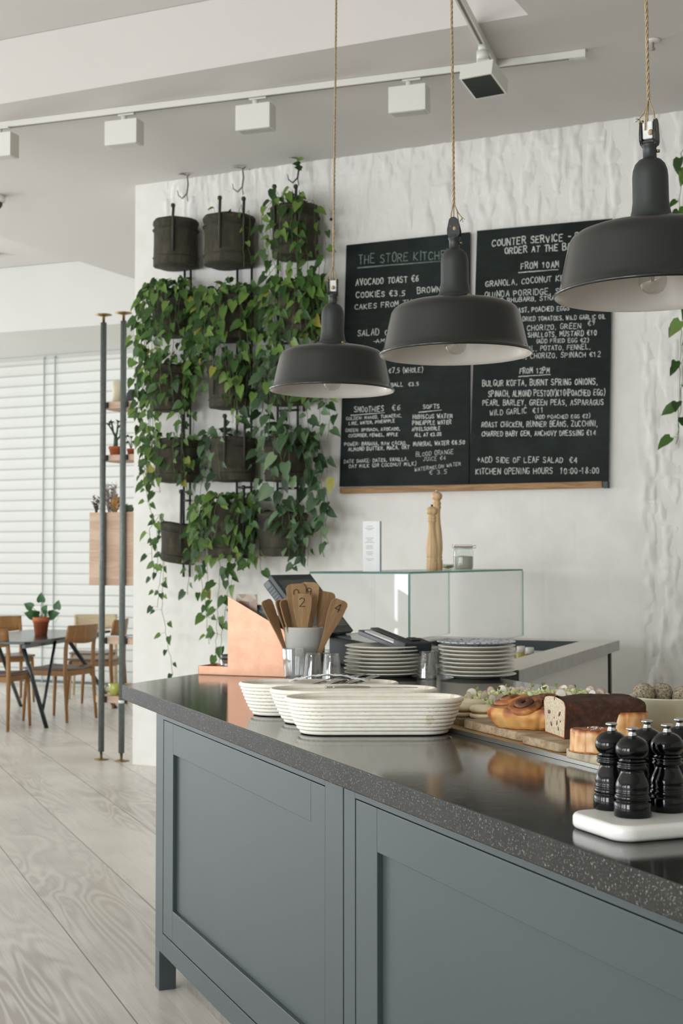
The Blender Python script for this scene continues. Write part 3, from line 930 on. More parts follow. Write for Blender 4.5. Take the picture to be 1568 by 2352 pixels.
for a in [
 ("COUNTER SERVICE - PLEASE", 1130, 566, 1388, 546, 15, 1.35), ("ORDER AT THE BAR", 1159, 583, 1322, 573, 14, 1.35),
 ("FROM 10AM", 1196, 618, 1284, 614, 14, 1.1), ("GRANOLA, COCONUT KEFIR \u20ac7", 1115, 659, 1350, 640, 13, 1), ("QUINOA PORRIDGE, SEEDS,", 1113, 684, 1335, 671, 13, .95),
 ("AND RHUBARB, STRAWBERRY", 1132, 696, 1330, 686, 10, .9), ("AVO TOAST, POACHED EGGS", 1148, 719, 1307, 713, 10, .95),
 ("BEANS, DRIED TOMATOES, WILD GARLIC OIL", 1158, 739, 1391, 732, 9, .85), ("\u20ac9", 1350, 748, 1366, 746, 12, .8), ("TOAST, CHORIZO, GREEN", 1150, 762, 1334, 754, 11, .9),
 ("SHALLOTS, MUSTARD \u20ac10", 1212, 775, 1370, 770, 11, .95), ("(ADD FRIED EGG \u20ac2)", 1231, 788, 1351, 786, 9, .85),
 ("CEREAL, POTATO, FENNEL,", 1180, 807, 1356, 802, 11, .85), ("EGG, CHORIZO, SPINACH \u20ac12", 1180, 824, 1379, 819, 11, .85),
 ("FROM 12PM", 1193, 858, 1262, 856, 12, 1), ("BULGUR KOFTA, BURNT SPRING ONIONS,", 1108, 887, 1372, 883, 13, 1.05),
 ("SPINACH, ALMOND PESTO(V)\u20ac10(POACHED EGG)", 1121, 911, 1388, 908, 13, 1.0), ("PEARL BARLEY, GREEN PEAS, ASPARAGUS", 1108, 931, 1386, 930, 12, .95),
 ("WILD GARLIC  \u20ac11", 1125, 954, 1248, 947, 12, .85), ("(ADD POACHED EGG \u20ac2)", 1228, 962, 1354, 960, 8, .8),
 ("ROAST CHICKEN, RUNNER BEANS, ZUCCHINI,", 1106, 981, 1372, 979, 12, .95), ("CHARRED BABY GEM, ANCHOVY DRESSING \u20ac14", 1106, 1002, 1368, 1000, 11, .95),
 ("+ADD SIDE OF LEAF SALAD  \u20ac4", 1096, 1062, 1325, 1063, 12, .95), ("KITCHEN OPENING HOURS  10:00-18:00", 1092, 1089, 1376, 1088, 13, .95)]:
    chalk(w2, *a)
underline(w2, 1190, 626, 1282, 619); underline(w2, 1190, 865, 1264, 860)
wd.build('faded_heading', m_chalkdim, cb1, loc=(0, -.0015, 0)); w1.build('chalk_writing', m_chalk, cb1, loc=(0, -.0015, 0)); w2.build('chalk_writing', m_chalk, cb2, loc=(0, -.0015, 0))
# wooden ledge below both boards
m_ledge = wood('oak_ledge', (134, 100, 62), (168, 130, 88), .55, axis=0)
uL, zL_ = on_wall(780, 1120, .05); uR, zR_ = on_wall(1382, 1109, .05)
o = thing('wooden_ledge', 'narrow oak ledge on the wall that both chalkboards rest on', 'ledge', WO, -WA)
lb = MB()
lb.box(uL, -.052, 1.766, uR, -.001, 1.802)
lb.build('ledge_board', m_ledge, o, bevel=.002)
MB().box(uR + .002, -.045, 1.763, uR + .03, -.001, 1.80).build('end_bracket', m_blk, o)
MB().box(uL - .004, -.03, 3.30, uL + .024, -.024, 3.32).build('corner_mount', mat('corner_tape', (140, 124, 98), .7), cb1, loc=(0, VB, 0)) if False else None
for k, (px, py, lb_) in enumerate(((759, 503, 'black nail head in the white wall beside the lamp rope'),)):
    u, z = on_wall(px, py, .01)
    o = MB().lathe([(0, 0), (.009, 0), (.009, .006), (.006, .01), (0, .011)], 12, M=Matrix.Translation((u, -.001, z)) @ Matrix.Rotation(PI / 2, 4, 'X')).build('wall_nail', m_blk, loc=WO, rz=-WA)
    tag(o, lb_, 'nail')

# ------------------------------------------------------------------ trailing plants in hanging bark tubs
def m_leaf_(name, c0, c1, c2):
    t = NT(name)
    geo = t.new('ShaderNodeNewGeometry')
    c = t.ramp(geo.outputs['Random Per Island'], [(0.0, L(c0)), (.55, L(c1)), (.93, L(c2)), (.965, L((112, 138, 70))), (.985, L((170, 156, 66)))])
    t.link(c, t.p.inputs['Base Color'])
    t.p.inputs['Roughness'].default_value = .42; t.p.inputs['Specular IOR Level'].default_value = .4
    tr = t.new('ShaderNodeBsdfTranslucent'); t.link(c, tr.inputs[0])
    mx = t.new('ShaderNodeMixShader'); mx.inputs[0].default_value = .22
    t.link(t.p.outputs[0], mx.inputs[1]); t.link(tr.outputs[0], mx.inputs[2]); t.link(mx.outputs[0], t.out.inputs[0])
    return t.m
m_leaf = m_leaf_('pothos_leaf', (38, 64, 28), (70, 104, 46), (112, 142, 66))
m_leafd = m_leaf_('scindapsus_leaf', (36, 58, 36), (58, 88, 52), (112, 138, 104))
m_vine = mat('vine_stem', (84, 102, 48), .6)
def m_bark_():
    t = NT('bark_tub')
    v = t.co('Object')
    n = t.noise(t.co('Object', (1, 1, .35)), 22, 6, .65)
    n2 = t.noise(v, 6, 3)
    c = t.ramp(n, [(.3, L((34, 32, 26))), (.55, L((62, 56, 44))), (.78, L((100, 86, 64)))])
    c = t.mix(t.math('MULTIPLY', n2, .4), c, L((58, 62, 44)))
    t.link(c, t.p.inputs['Base Color']); t.p.inputs['Roughness'].default_value = .9
    t.bump(n, .8, .008)
    return t.m
m_bark = m_bark_()
m_iron = mat('wrought_iron', (42, 42, 38), .6, bump=(60, .2, .002))
m_soil = mat('potting_soil', (48, 40, 32), .95, bump=(80, .6, .006))
def leaf(mb, base, direc, up, ln, w):
    """heart-shaped leaf folded a little along its rib"""
    d = Vector(direc).normalized()
    s = d.cross(Vector(up))
    if s.length < 1e-4: s = d.orthogonal()
    s.normalize(); n = s.cross(d)
    P = [(0, 0, 0), (-.10, .30, .04), (.08, .50, .10), (.42, .46, .10), (.75, .22, .05), (1.0, 0, -.06)]
    b = Vector(base)
    def q(a, c, h): return b + d * (a * ln) + s * (c * w) + n * (h * ln)
    L_ = [q(a, c, h) for a, c, h in P[1:5]]; R_ = [q(a, -c, h) for a, c, h in P[1:5]]
    mid = [q(0, 0, 0), q(.2, 0, 0), q(.5, 0, -.01), q(.78, 0, -.03), q(1, 0, -.08)]
    vs = L_ + R_ + mid
    fs = [(8, 9, 1, 0), (9, 10, 2, 1), (10, 11, 3, 2), (11, 12, 3), (8, 4, 5, 9), (9, 5, 6, 10), (10, 6, 7, 11), (11, 7, 12)]
    mb.add(vs, fs, True)
def vine(fm, sm, pts, rnd, step=.05, size=.062, vmin=.02):
    """pts: local polyline (u, out, z) -> stem tube + alternating leaves"""
    V = [Vector(p) for p in pts]
    # resample
    out = [V[0]]
    for a, b in zip(V, V[1:]):
        k = max(1, int((b - a).length / .035))
        for i in range(1, k + 1):
            p = a.lerp(b, i / k)
            out.append(p + Vector((rnd.uniform(-.006, .006), rnd.uniform(-.004, .004), 0)))
    sm.tube(out, .0017, 4, cap=False)
    acc = 0; side = rnd.choice((-1, 1))
    for a, b in zip(out, out[1:]):
        acc += (b - a).length
        if acc > step:
            acc = rnd.uniform(-.3, .2) * step
            side = -side
            ln = size * rnd.uniform(.62, 1.25)
            pet = Vector((side * rnd.uniform(.012, .04), -rnd.uniform(-.004, .03), rnd.uniform(-.012, .02)))
            q = b + pet
            if -q.y < vmin: q.y = -vmin
            sm.tube([b, b.lerp(q, .5) + Vector((0, 0, .004)), q], .001, 3, cap=False)
            direc = Vector((side * rnd.uniform(-.2, .9), -rnd.uniform(0.0, .5), -rnd.uniform(.35, 1.1)))
            up = Vector((rnd.uniform(-.5, .5), -1, rnd.uniform(-.1, .7)))
            leaf(fm, q, direc, up, ln * 1.12, ln * rnd.uniform(.62, .84))
def planter(label, cx, ytop, ybot, wpx, nv, lens, seed, tilt=0.0, taper=.88, size=.062, step=.044, extra=(), posts=(), dark=False, bush=0, v0=.16, name='hanging_planter', grp='bark planters with trailing plants on the white wall', spread=.1):
    rnd = random.Random(seed)
    d = 9.507 - 0
    u, zt = on_wall(cx, ytop, v0); _, zb_ = on_wall(cx, ybot, v0)
    ua, _ = on_wall(cx - wpx / 2, ytop, v0); ub, _ = on_wall(cx + wpx / 2, ytop, v0)
    r = (ub - ua) / 2 * .94
    h = zt - zb_
    o = thing(name, label, 'potted plant', W(u, v0, zb_), -WA, grp)
    M = Matrix.Rotation(tilt, 4, 'Y')
    prof = [(0, 0), (r * taper, 0), (r * taper + .006, .006), (r * (taper + 1) / 2 * .985, h * .5), (r, h - .03), (r + .006, h - .028), (r + .006, h - .012), (r, h - .008), (r - .004, h), (r - .014, h), (r - .014, h - .03), (0, h - .03)]
    # bark is uneven: build by rings with jitter
    mb = MB()
    prof2 = []
    for i, (a, b) in enumerate(prof): prof2.append((a, b))
    mb.lathe(prof2, 30, M=M)
    vs = []
    for p in mb.v:
        k = 1 + .035 * noise.noise(Vector(p) * 14 + Vector((seed, 0, 0)))
        vs.append((p[0] * k, p[1] * k, p[2] + .008 * noise.noise(Vector(p) * 11)))
    mb.v = vs
    tub = mb.build('bark_tub', m_bark, o)
    MB().lathe([(0, h - .022), (r - .016, h - .026)], 20, M=M).build('soil', m_soil, tub)
    for zz in (.18, .78):
        hp = MB()
        pts = [(M @ Vector((math.cos(2 * PI * i / 24) * (r * (taper + (1 - taper) * zz) + .005), math.sin(2 * PI * i / 24) * (r * (taper + (1 - taper) * zz) + .005), h * zz))) for i in range(25)]
        hp.tube(pts, .0045, 5, cap=False)
        hp.build('hoop', m_iron, tub)
    for pxx, pyy in posts:
        uu, zz = on_wall(pxx, pyy, v0)
        x = uu - u; z1 = zz - zb_
        y = -(min(r, abs(r)) * .96) if False else -.02
        pb = MB()
        yb = -(max(0, r * r - x * x) ** .5) - .012
        pb.tube([(x, yb, h * .25), (x, yb, h), (x + .003, yb, z1 - .012)], [.008, .009, .009], 8)
        pb.lathe([(0, z1 - .02), (.013, z1 - .012), (.015, z1), (.01, z1 + .010), (0, z1 + .012)], 12, c=(x, yb, 0))
        pb.build('iron_strap', m_iron, o)
    if not posts:
        MB().tube([(r * .3, v0 - .02, -.03), (r * .3, v0 - .02, h + .02)], .008, 8).build('iron_strap', m_iron, o)
    fm = MB(); sm = MB()
    top = Vector((0, 0, h))
    for i in range(nv):
        a = -PI * rnd.uniform(.0, 1.0)
        ca, sa_ = math.cos(a), math.sin(a)
        p0 = M @ Vector((ca * r * .7, sa_ * r * .7, h - .02))
        p1 = M @ Vector((ca * (r + .01), sa_ * (r + .01), h + rnd.uniform(.01, .07)))
        o2 = rnd.uniform(.015, .07)
        p2 = M @ Vector((ca * (r + o2), sa_ * (r + o2), h - .06))
        ln = rnd.uniform(*lens)
        x3 = p2.x + rnd.uniform(-spread, spread) * min(1, ln * 1.6)
        p3 = Vector((x3, p2.y + rnd.uniform(-.01, .02), p2.z - ln))
        pm = p2.lerp(p3, .5) + Vector((rnd.uniform(-.03, .03), 0, 0))
        vine(fm, sm, [p0, p1, p2, pm, p3], rnd, step, size)
    for i in range(bush):
        a = rnd.uniform(0, 2 * PI); rr = r * rnd.uniform(.1, 1.15); z = h + rnd.uniform(-.03, .08)
        b = M @ Vector((math.cos(a) * rr, min(math.sin(a) * rr, v0 - .03), z))
        sm.tube([M @ Vector((math.cos(a) * r * .5, math.sin(a) * r * .5, h - .02)), b], .001, 3, cap=False)
        leaf(fm, b, (math.cos(a), min(0, math.sin(a)) - .3, rnd.uniform(-.7, .5)), (rnd.uniform(-.4, .4), -1, .7), size * rnd.uniform(.7, 1.2), size * .75)
    for pl in extra:
        pts = []
        for pxx, pyy, off in pl:
            uu, zz = on_wall(pxx, pyy, off)
            pts.append((uu - u, v0 - off, zz - zb_))
        pts = [(p[0], p[1], p[2]) for p in pts]
        vine(fm, sm, pts, rnd, step * .95, size * .95)
    if fm.v: fm.build('foliage', m_leafd if dark else m_leaf, o)
    if sm.v: sm.build('vine_stems', m_vine, o)
    return o
PL = [
 # label, cx, top, bottom, width
 dict(label='bare bark tub on a single strap, top of the column by the wall end', cx=404, ytop=508, ybot=614, wpx=92, nv=0, lens=(.1, .2), taper=.98, posts=[(424, 482)]),
 dict(label='round bark tub with two curled straps and thin vines, top of the middle column', cx=526, ytop=500, ybot=610, wpx=108, nv=2, lens=(.25, .45), taper=.96, posts=[(536, 468), (573, 462)], size=.05, step=.16, bush=2),
 dict(label='tall brown tub just under the ceiling hook, top of the column beside the chalkboard', cx=678, ytop=476, ybot=592, wpx=104, nv=9, lens=(.25, .6), taper=.94, posts=[(655, 440), (703, 440)], bush=8, extra=[[(735, 480, .2), (748, 560, .2), (742, 640, .2), (748, 760, .2)], [(700, 500, .28), (705, 600, .3), (712, 720, .3)]]),
 dict(label='overgrown tub hung below the bare one, leaves spilling past the wall end', cx=397, ytop=672, ybot=772, wpx=92, nv=20, lens=(.25, .8), bush=20, extra=[[(355, 668, .2), (330, 690, .2), (322, 800, .2), (318, 960, .2)], [(350, 672, .22), (320, 720, .22), (310, 860, .22), (325, 980, .2), (330, 1090, .2)], [(440, 650, .25), (470, 700, .25), (462, 830, .25)]]),
 dict(label='overgrown tub second from the top of the middle column', cx=528, ytop=682, ybot=782, wpx=104, nv=18, lens=(.2, .7), bush=22, size=.068, extra=[[(540, 640, .2), (520, 640, .25), (500, 700, .28), (505, 800, .28)]]),
 dict(label='tub half hidden by leaves behind the lamp rope, second in its column', cx=688, ytop=668, ybot=770, wpx=98, nv=19, lens=(.25, .75), bush=20, size=.070, extra=[[(720, 640, .22), (745, 700, .2), (752, 800, .2), (757, 900, .2)], [(640, 600, .2), (612, 640, .22), (600, 720, .2)]]),
 dict(label='dark tub draped in small leaves, third from the top by the wall end', cx=392, ytop=842, ybot=944, wpx=92, nv=10, lens=(.3, .8), bush=6, size=.056, extra=[[(350, 850, .2), (322, 900, .2), (330, 1020, .2), (335, 1130, .2), (350, 1190, .2)]]),
 dict(label='dark square-shouldered tub in the middle column above a rung', cx=530, ytop=832, ybot=938, wpx=100, nv=5, lens=(.12, .4), bush=8, posts=[(577, 800), (520, 806)]),
 dict(label='brown tub peeking out below the first lamp shade', cx=660, ytop=836, ybot=930, wpx=98, nv=8, lens=(.2, .5), bush=6, dark=True, size=.068, extra=[[(705, 860, .2), (745, 900, .2), (757, 960, .2), (752, 1010, .2)]]),
 dict(label='black tapered tub behind a curtain of thin vines, fourth by the wall end', cx=408, ytop=1010, ybot=1108, wpx=98, nv=6, lens=(.15, .35), bush=2, size=.050, posts=[(441, 960)], extra=[[(350, 1010, .2), (330, 1090, .2), (345, 1170, .2)]]),
 dict(label='black straight tub with two straps, fourth in the middle column', cx=536, ytop=1007, ybot=1106, wpx=100, nv=5, lens=(.12, .35), bush=9, dark=True, size=.066, posts=[(577, 960), (545, 960)]),
 dict(label='tub under large silvery leaves, fourth in the column beside the chalkboard', cx=656, ytop=1006, ybot=1106, wpx=98, nv=9, lens=(.2, .55), bush=10, dark=True, size=.088, step=.07, extra=[[(690, 990, .22), (735, 1010, .2), (752, 1090, .2), (748, 1200, .2)], [(700, 990, .22), (722, 1040, .2), (732, 1150, .2), (742, 1280, .2)]]),
 dict(label='tilted pale bark tub at the foot of the column by the wall end', cx=408, ytop=1203, ybot=1292, wpx=92, nv=3, lens=(.2, .4), bush=2, tilt=.16, taper=.72, size=.055, posts=[(438, 1130)], extra=[[(380, 1205, .22), (376, 1290, .24), (372, 1400, .24), (385, 1480, .22), (398, 1550, .2)], [(385, 1210, .2), (368, 1330, .2), (360, 1395, .2)]]),
 dict(label='bushy tub at the foot of the middle column, trailing down to the copper stand', cx=532, ytop=1158, ybot=1282, wpx=108, nv=16, lens=(.15, .4), bush=34, size=.066, posts=[(576, 1120)], extra=[[(480, 1170, .25), (470, 1260, .25), (480, 1350, .22), (478, 1420, .2)], [(500, 1180, .25), (505, 1300, .25), (500, 1400, .25), (496, 1500, .25), (490, 1540, .22)], [(520, 1180, .28), (528, 1290, .28), (520, 1390, .26), (508, 1460, .24), (500, 1535, .22)], [(540, 1180, .28), (540, 1290, .26), (532, 1340, .25)], [(470, 1180, .2), (455, 1290, .2), (470, 1380, .2), (480, 1480, .2)]]),
 dict(label='greyish tub with hanging runners just above the dark screen', cx=648, ytop=1178, ybot=1278, wpx=108, nv=7, lens=(.12, .3), bush=6, size=.06, dark=True, extra=[[(690, 1160, .2), (735, 1190, .2), (755, 1250, .2)], [(690, 1170, .2), (710, 1230, .2), (705, 1300, .2)], [(655, 1180, .28), (660, 1250, .28), (665, 1300, .26)]]),
]
for i, k in enumerate(PL):
    planter(seed=11 + i * 7, **k)
# planter outside the frame on the right whose vines reach in
planter('green vine with pointed leaves hanging at the picture edge beside the near lamp', 1640, 330, 440, 110, 4, (.5, 1.0), 91, size=.085, step=.085, grp='vines at the picture edge',
        extra=[[(1600, 330, .22), (1572, 400, .2), (1562, 520, .2), (1570, 640, .2), (1562, 780, .2), (1560, 900, .2), (1556, 1000, .2)], [(1600, 335, .25), (1585, 500, .22), (1572, 700, .22), (1566, 850, .2), (1562, 930, .2), (1553, 1020, .2)]])
# ladder-like iron frames between the tubs
def rungs(label, uu, zs):
    o = thing('hanging_ladder', label, 'iron frame', WO, -WA, None)
    return o
for label, xs, ya, yb, ys in (
    ('iron hanging ladder behind the tubs of the column by the wall end', (424, 438), 615, 1325, (640, 655, 1130, 1150)),
    ('iron hanging ladder behind the tubs of the middle column', (545, 578), 610, 1290, (795, 958, 1120)),
    ('iron hanging ladder behind the tubs beside the chalkboard', (638, 684), 590, 1180, (790, 944, 1122))):
    o = thing('hanging_ladder', label, 'iron frame', W(on_wall(xs[0], 900, .05)[0], .035, 0), -WA)
    u0_, _ = on_wall(xs[0], 900, .05)
    for x in xs:
        u_, za = on_wall(x, ya, .035); u2_, zb2 = on_wall(x, yb, .035)
        MB().tube([(u_ - u0_, 0, za), (u_ - u0_, 0, zb2)], .008, 8).build('rail', m_iron, o)
    for y in ys:
        ua_, z_ = on_wall(xs[0], y, .035); ub_, _ = on_wall(xs[1], y, .035)
        MB().tube([(0 - .006, -.006, z_), (ub_ - u0_ + .006, -.006, z_)], .007, 8).build('rung', m_iron, o)
# leaf-tipped hooks at the ceiling line
for px, py, s_, lb_ in ((430, 404, 1, 'pale iron hook over the bare tub'), (557, 388, 1, 'pale iron hook over the tub with two curled straps'), (684, 366, -1, 'iron hook with a leafy sprig over the tall brown tub')):
    u, z = on_wall(px, py, .1)
    o = thing('ceiling_hook', lb_, 'hook', W(u, .1, z), -WA, None)
    hk = MB()
    hk.tube([(0, .095, .02), (0, .05, .03), (0, 0, .0), (.012, -.01, -.06), (.004, -.012, -.12), (-.03, -.012, -.148), (-.06, -.012, -.125), (-.068, -.012, -.09)], [.004, .004, .005, .006, .006, .005, .004, .002], 8)
    hk.tube([(.004, -.012, -.12), (.012, -.012, -.2 + .03)], .0035, 6)
    hk.build('hook', m_iron if s_ < 0 else mat('grey_iron', (120, 118, 108), .6), o)
    lf = MB()
    leaf(lf, (-.005, -.01, .0), (-1, -.2, .25), (0, -.3, 1), .06, .03)
    if s_ < 0:
        for k in range(4): leaf(lf, (.012 * k, -.02, .02 - .03 * k), (random.choice((-1, 1)), -.4, -.3 + .2 * k), (0, -1, .5), .05, .04)
    lf.build('leaf', m_leaf if s_ < 0 else mat('grey_leaf', (128, 126, 112), .6), o)
# ------------------------------------------------------------------ things on the island
def on_ct(px, py, z=CT): return at_z(px, py, z)
EPS = .0006
# --- coiled proving baskets
def m_cane_():
    t = NT('pale_cane')
    v = t.co('Object')
    n = t.noise(v, 55, 4, .6)
    c = t.ramp(n, [(.25, L((240, 233, 217))), (.7, L((250, 246, 236)))])
    n2 = t.noise(v, 11, 2)
    c = t.mix(t.math('MULTIPLY', t.math('GREATER_THAN', n2, .70), .35), c, L((196, 166, 108)))
    t.link(c, t.p.inputs['Base Color']); t.p.inputs['Roughness'].default_value = .7
    t.bump(n, .25, .001)
    return t.m
m_cane = m_cane_()
m_stitch = mat('dark_stitching', (112, 98, 74), .8)
def stadium(a, b, n=22):
    """closed oval path: half length a, half width b"""
    out = []
    k = a - b
    for i in range(n):
        q = -PI / 2 + PI * i / (n - 1); out.append((k + b * math.cos(q), b * math.sin(q)))
    for i in range(n):
        q = PI / 2 + PI * i / (n - 1); out.append((-k + b * math.cos(q), b * math.sin(q)))
    return out
def basket():
    o = thing('proofing_basket', 'x', 'basket', (0, 0, 0), 0, 'pale cane proofing baskets')
    NR = 9
    wall = MB(); st = MB()
    for i in range(NR):
        f = i / (NR - 1)
        z = .0062 + f * (.083 - .0062)
        a = .178 + f ** .75 * .036; b = .062 + f ** .75 * .024
        pth = [(x, y, z) for x, y in stadium(a, b)]
        r = .0050 if i < NR - 1 else .0062
        n = len(pth)
        # closed ring
        vs = []; m_ = 10
        for j in range(n):
            p0 = Vector(pth[j - 1]); p1 = Vector(pth[(j + 1) % n]); t_ = (p1 - p0).normalized()
            nn = Vector((t_.y, -t_.x, 0))
            for q in range(m_):
                an = 2 * PI * q / m_
                vs.append(Vector(pth[j]) + nn * (r * 1.0 * math.cos(an)) + Vector((0, 0, r * 1.05 * math.sin(an))))
        fs = [(j * m_ + q, j * m_ + (q + 1) % m_, ((j + 1) % n) * m_ + (q + 1) % m_, ((j + 1) % n) * m_ + q) for j in range(n) for q in range(m_)]
        wall.add(vs, fs, True)
        # stitches between the coils
        if i < NR - 1:
            per = 4 * (a - b) + 2 * PI * b
            cnt = int(per / .028)
            for c in range(cnt):
                s_ = (c + (i % 2) * .5 + random.uniform(-.1, .1)) / cnt * n
                j = int(s_) % n; g = s_ - int(s_)
                p = Vector(pth[j]).lerp(Vector(pth[(j + 1) % n]), g)
                t_ = (Vector(pth[(j + 1) % n]) - Vector(pth[j])).normalized(); nn = Vector((t_.y, -t_.x, 0))
                c0 = p + nn * (r * .62) + Vector((0, 0, .0048))
                st.tube([c0 - t_ * .0026, c0 + t_ * .0026 + Vector((0, 0, .0006))], .0011, 5)
    w_ = wall.build('coiled_wall', m_cane, o)
    st.build('stitching', m_stitch, w_)
    fl = MB()
    fl.prism(stadium(.176, .060), .0015, .009)
    fl.build('basket_floor', m_cane, o)
    return o
random.seed(5)
bk0 = basket()
def place(o, px, py, rz, label=None, z=CT, first=False, group=None, dy=0.0):
    p = at_z(px, py, z)
    loc = Vector((p.x, p.y + dy, z + EPS))
    if first:
        o.location = loc; o.rotation_euler = (0, 0, rz)
        if label: o['label'] = label
        if group: o['group'] = group
        return o
    return dup(o, loc, rz, label, group)
place(bk0, 860, 1690, math.radians(1), 'coiled white cane basket nearest the worktop edge, front of three', first=True, dy=.06)
place(bk0, 812, 1664, math.radians(2), 'coiled white cane basket between the two others, knife handles lying over its rim', dy=.055)
place(bk0, 731, 1645, math.radians(0), 'coiled white cane basket at the rear of the three, forks standing out of it', dy=.05)

# --- cutlery and paper
m_cut = mat('polished_steel', (190, 190, 188), .16, metal=1)
m_paper = mat('white_paper', (232, 232, 230), .8)
p3 = at_z(731, 1645, CT) + Vector((0, .05, 0))
def fork():
    o = thing('fork', 'x', 'fork', (0, 0, 0), 0, 'forks in the rear basket')
    h = MB().tube([(-.10, 0, .0), (-.02, 0, .004), (.03, 0, .006), (.055, 0, .004)], [.004, .003, .0025, .004], 8, flat=.6)
    h.build('handle', m_cut, o)
    hd = MB()
    pl = [(.05, .003), (.062, .010), (.075, .012), (.075, -.012), (.062, -.010), (.05, -.003)]
    hd.prism(pl, .0035, .0055)
    hd.build('head', m_cut, o, bevel=.0005)
    for k in range(4):
        y = -.0105 + .007 * k
        MB().tube([(.073, y, .0045), (.10, y, .008), (.122, y, .006)], [.0018, .0016, .0008], 6).build('tine', m_cut, o)
    return o
fk = fork()
def fplace(first, dx, dy, z, yaw, pitch, label):
    o = fk if first else dup(fk, label=label)
    o.location = p3 + Vector((dx, dy, z)); o.rotation_euler = (random.uniform(-.4, .4), -pitch, yaw); o['label'] = label
    return o
fl_ = ['fork leaning out over the rim beside the folded paper, leftmost of five', 'fork second from the left in the rear basket', 'fork in the middle of the bunch in the rear basket', 'fork second from the right in the rear basket', 'fork lying furthest to the right in the rear basket']
for i, dx in enumerate((-.03, -.005, .03, .05, .075)):
    fplace(i == 0, dx - .015, -.012 + .010 * (i % 3), .068 + .003 * (i % 2), .35 + .25 * (i % 2) + .1 * (i % 3), .24, fl_[i])
pk = MB()
n = 14
vs = []; fs = []
for i in range(n + 1):
    for j in range(7):
        x = -.10 + .22 * i / n; y = -.035 + .07 * j / 6
        vs.append((x, y, .005 + .020 * math.sin(PI * i / n) * (1 - .3 * j / 6) + .003 * math.sin(i * 2.1 + j)))
fs = [(i * 7 + j, (i + 1) * 7 + j, (i + 1) * 7 + j + 1, i * 7 + j + 1) for i in range(n) for j in range(6)]
pk.add(vs, fs, True)
tag(pk.build('paper_napkin', m_paper, loc=p3 + Vector((.02, .030, .084)), rz=-.05, solid=.0016), 'folded white paper napkin under the forks in the rear basket', 'napkin')
p2_ = at_z(812, 1664, CT) + Vector((0, .055, 0))
def knife():
    o = thing('table_knife', 'x', 'knife', (0, 0, 0), 0, 'knives over the middle basket')
    MB().tube([(-.11, 0, 0), (-.105, 0, 0), (-.05, 0, .001), (-.012, 0, 0)], [.0020, .0030, .0033, .0024], 10).build('handle', m_cut, o)
    MB().prism([(-.014, .003), (.08, .008), (.108, .004), (.112, -.002), (-.014, -.004)], -.0008, .0008).build('blade', m_cut, o)
    return o
kn = knife()
kn.location = p2_ + Vector((.055, -.030, .0935)); kn.rotation_euler = (0, .0, -.04); kn['label'] = 'steel knife with a thick handle, nearer of the two over the middle basket'
k2 = dup(kn, label='steel knife, farther of the two over the middle basket')
k2.location = p2_ + Vector((.035, -.012, .0925)); k2.rotation_euler = (0, .0, .02)

# --- drinking glasses
def glassmat(name, tint=(1, 1, 1)):
    t = NT(name)
    p = t.p
    p.inputs['Base Color'].default_value = tint + (1,); p.inputs['Roughness'].default_value = .0; p.inputs['Transmission Weight'].default_value = 1
    p.inputs['IOR'].default_value = 1.45
    return t.m
m_gl = NT('clear_glass')
g = m_gl.new('ShaderNodeBsdfTransparent'); g.inputs[0].default_value = (.96, .97, .97, 1)
gl = m_gl.new('ShaderNodeBsdfGlossy'); gl.inputs['Roughness'].default_value = .03
lw = m_gl.new('ShaderNodeLayerWeight'); lw.inputs[0].default_value = .5
mx = m_gl.new('ShaderNodeMixShader'); m_gl.link(m_gl.math('ADD', .14, m_gl.math('MULTIPLY', m_gl.math('POWER', lw.outputs['Facing'], 1.4), .75)), mx.inputs[0])
m_gl.link(g.outputs[0], mx.inputs[1]); m_gl.link(gl.outputs[0], mx.inputs[2]); m_gl.link(mx.outputs[0], m_gl.out.inputs[0]); m_gl = m_gl.m
pg = at_z(673, 1566, CT) + Vector((0, .035, 0))
tum = MB().lathe([(0, 0), (.029, 0), (.031, .003), (.033, .02), (.0405, .112), (.0402, .1135), (.0388, .112), (.031, .022), (.0285, .014), (0, .012)], 40)
tag(tum.build('tumbler', m_gl, loc=pg + Vector((0, 0, EPS)), rz=0), 'single upright clear tumbler in front of the grey pot', 'glass', 'drinking glasses on the worktop')
ribs = MB()
prof = [(.0, .098), (.024, .098), (.026, .095), (.0262, .088), (.0275, .083), (.0365, .004), (.0368, 0), (.0348, 0), (.0262, .080), (.024, .086), (0, .088)]
ribs.lathe(prof, 48)
vs = []
for p in ribs.v:
    a = math.atan2(p[1], p[0]); r = math.hypot(p[0], p[1])
    k = 1 + (.022 * math.cos(9 * a) if .010 < p[2] < .085 and r > .02 else 0)
    vs.append((p[0] * k, p[1] * k, p[2]))
ribs.v = vs
inv = ribs.build('glass', m_gl, loc=on_ct(718, 1564) + Vector((0, .03, EPS)))
tag(inv, 'fluted glass turned upside down, beside the single tumbler', 'glass', 'drinking glasses on the worktop')
for px, py, lb in ((761, 1566, 'fluted glass turned upside down, hard against the lower plate stack'), (741, 1556, 'fluted glass turned upside down, behind the gap between its two neighbours'),
                   (981, 1560, 'fluted glass turned upside down between the two plate stacks'), (955, 1546, 'fluted glass upside down, rim of its base showing just over the lower plate stack'), (1003, 1548, 'fluted glass upside down, mostly hidden behind the taller plate stack'), (903, 1545, 'fluted glass upside down behind the middle of the lower plate stack')):
    o = inv.copy(); COL.objects.link(o); p = on_ct(px, py); o.location = (p.x, p.y + .03, CT + EPS); o['label'] = lb

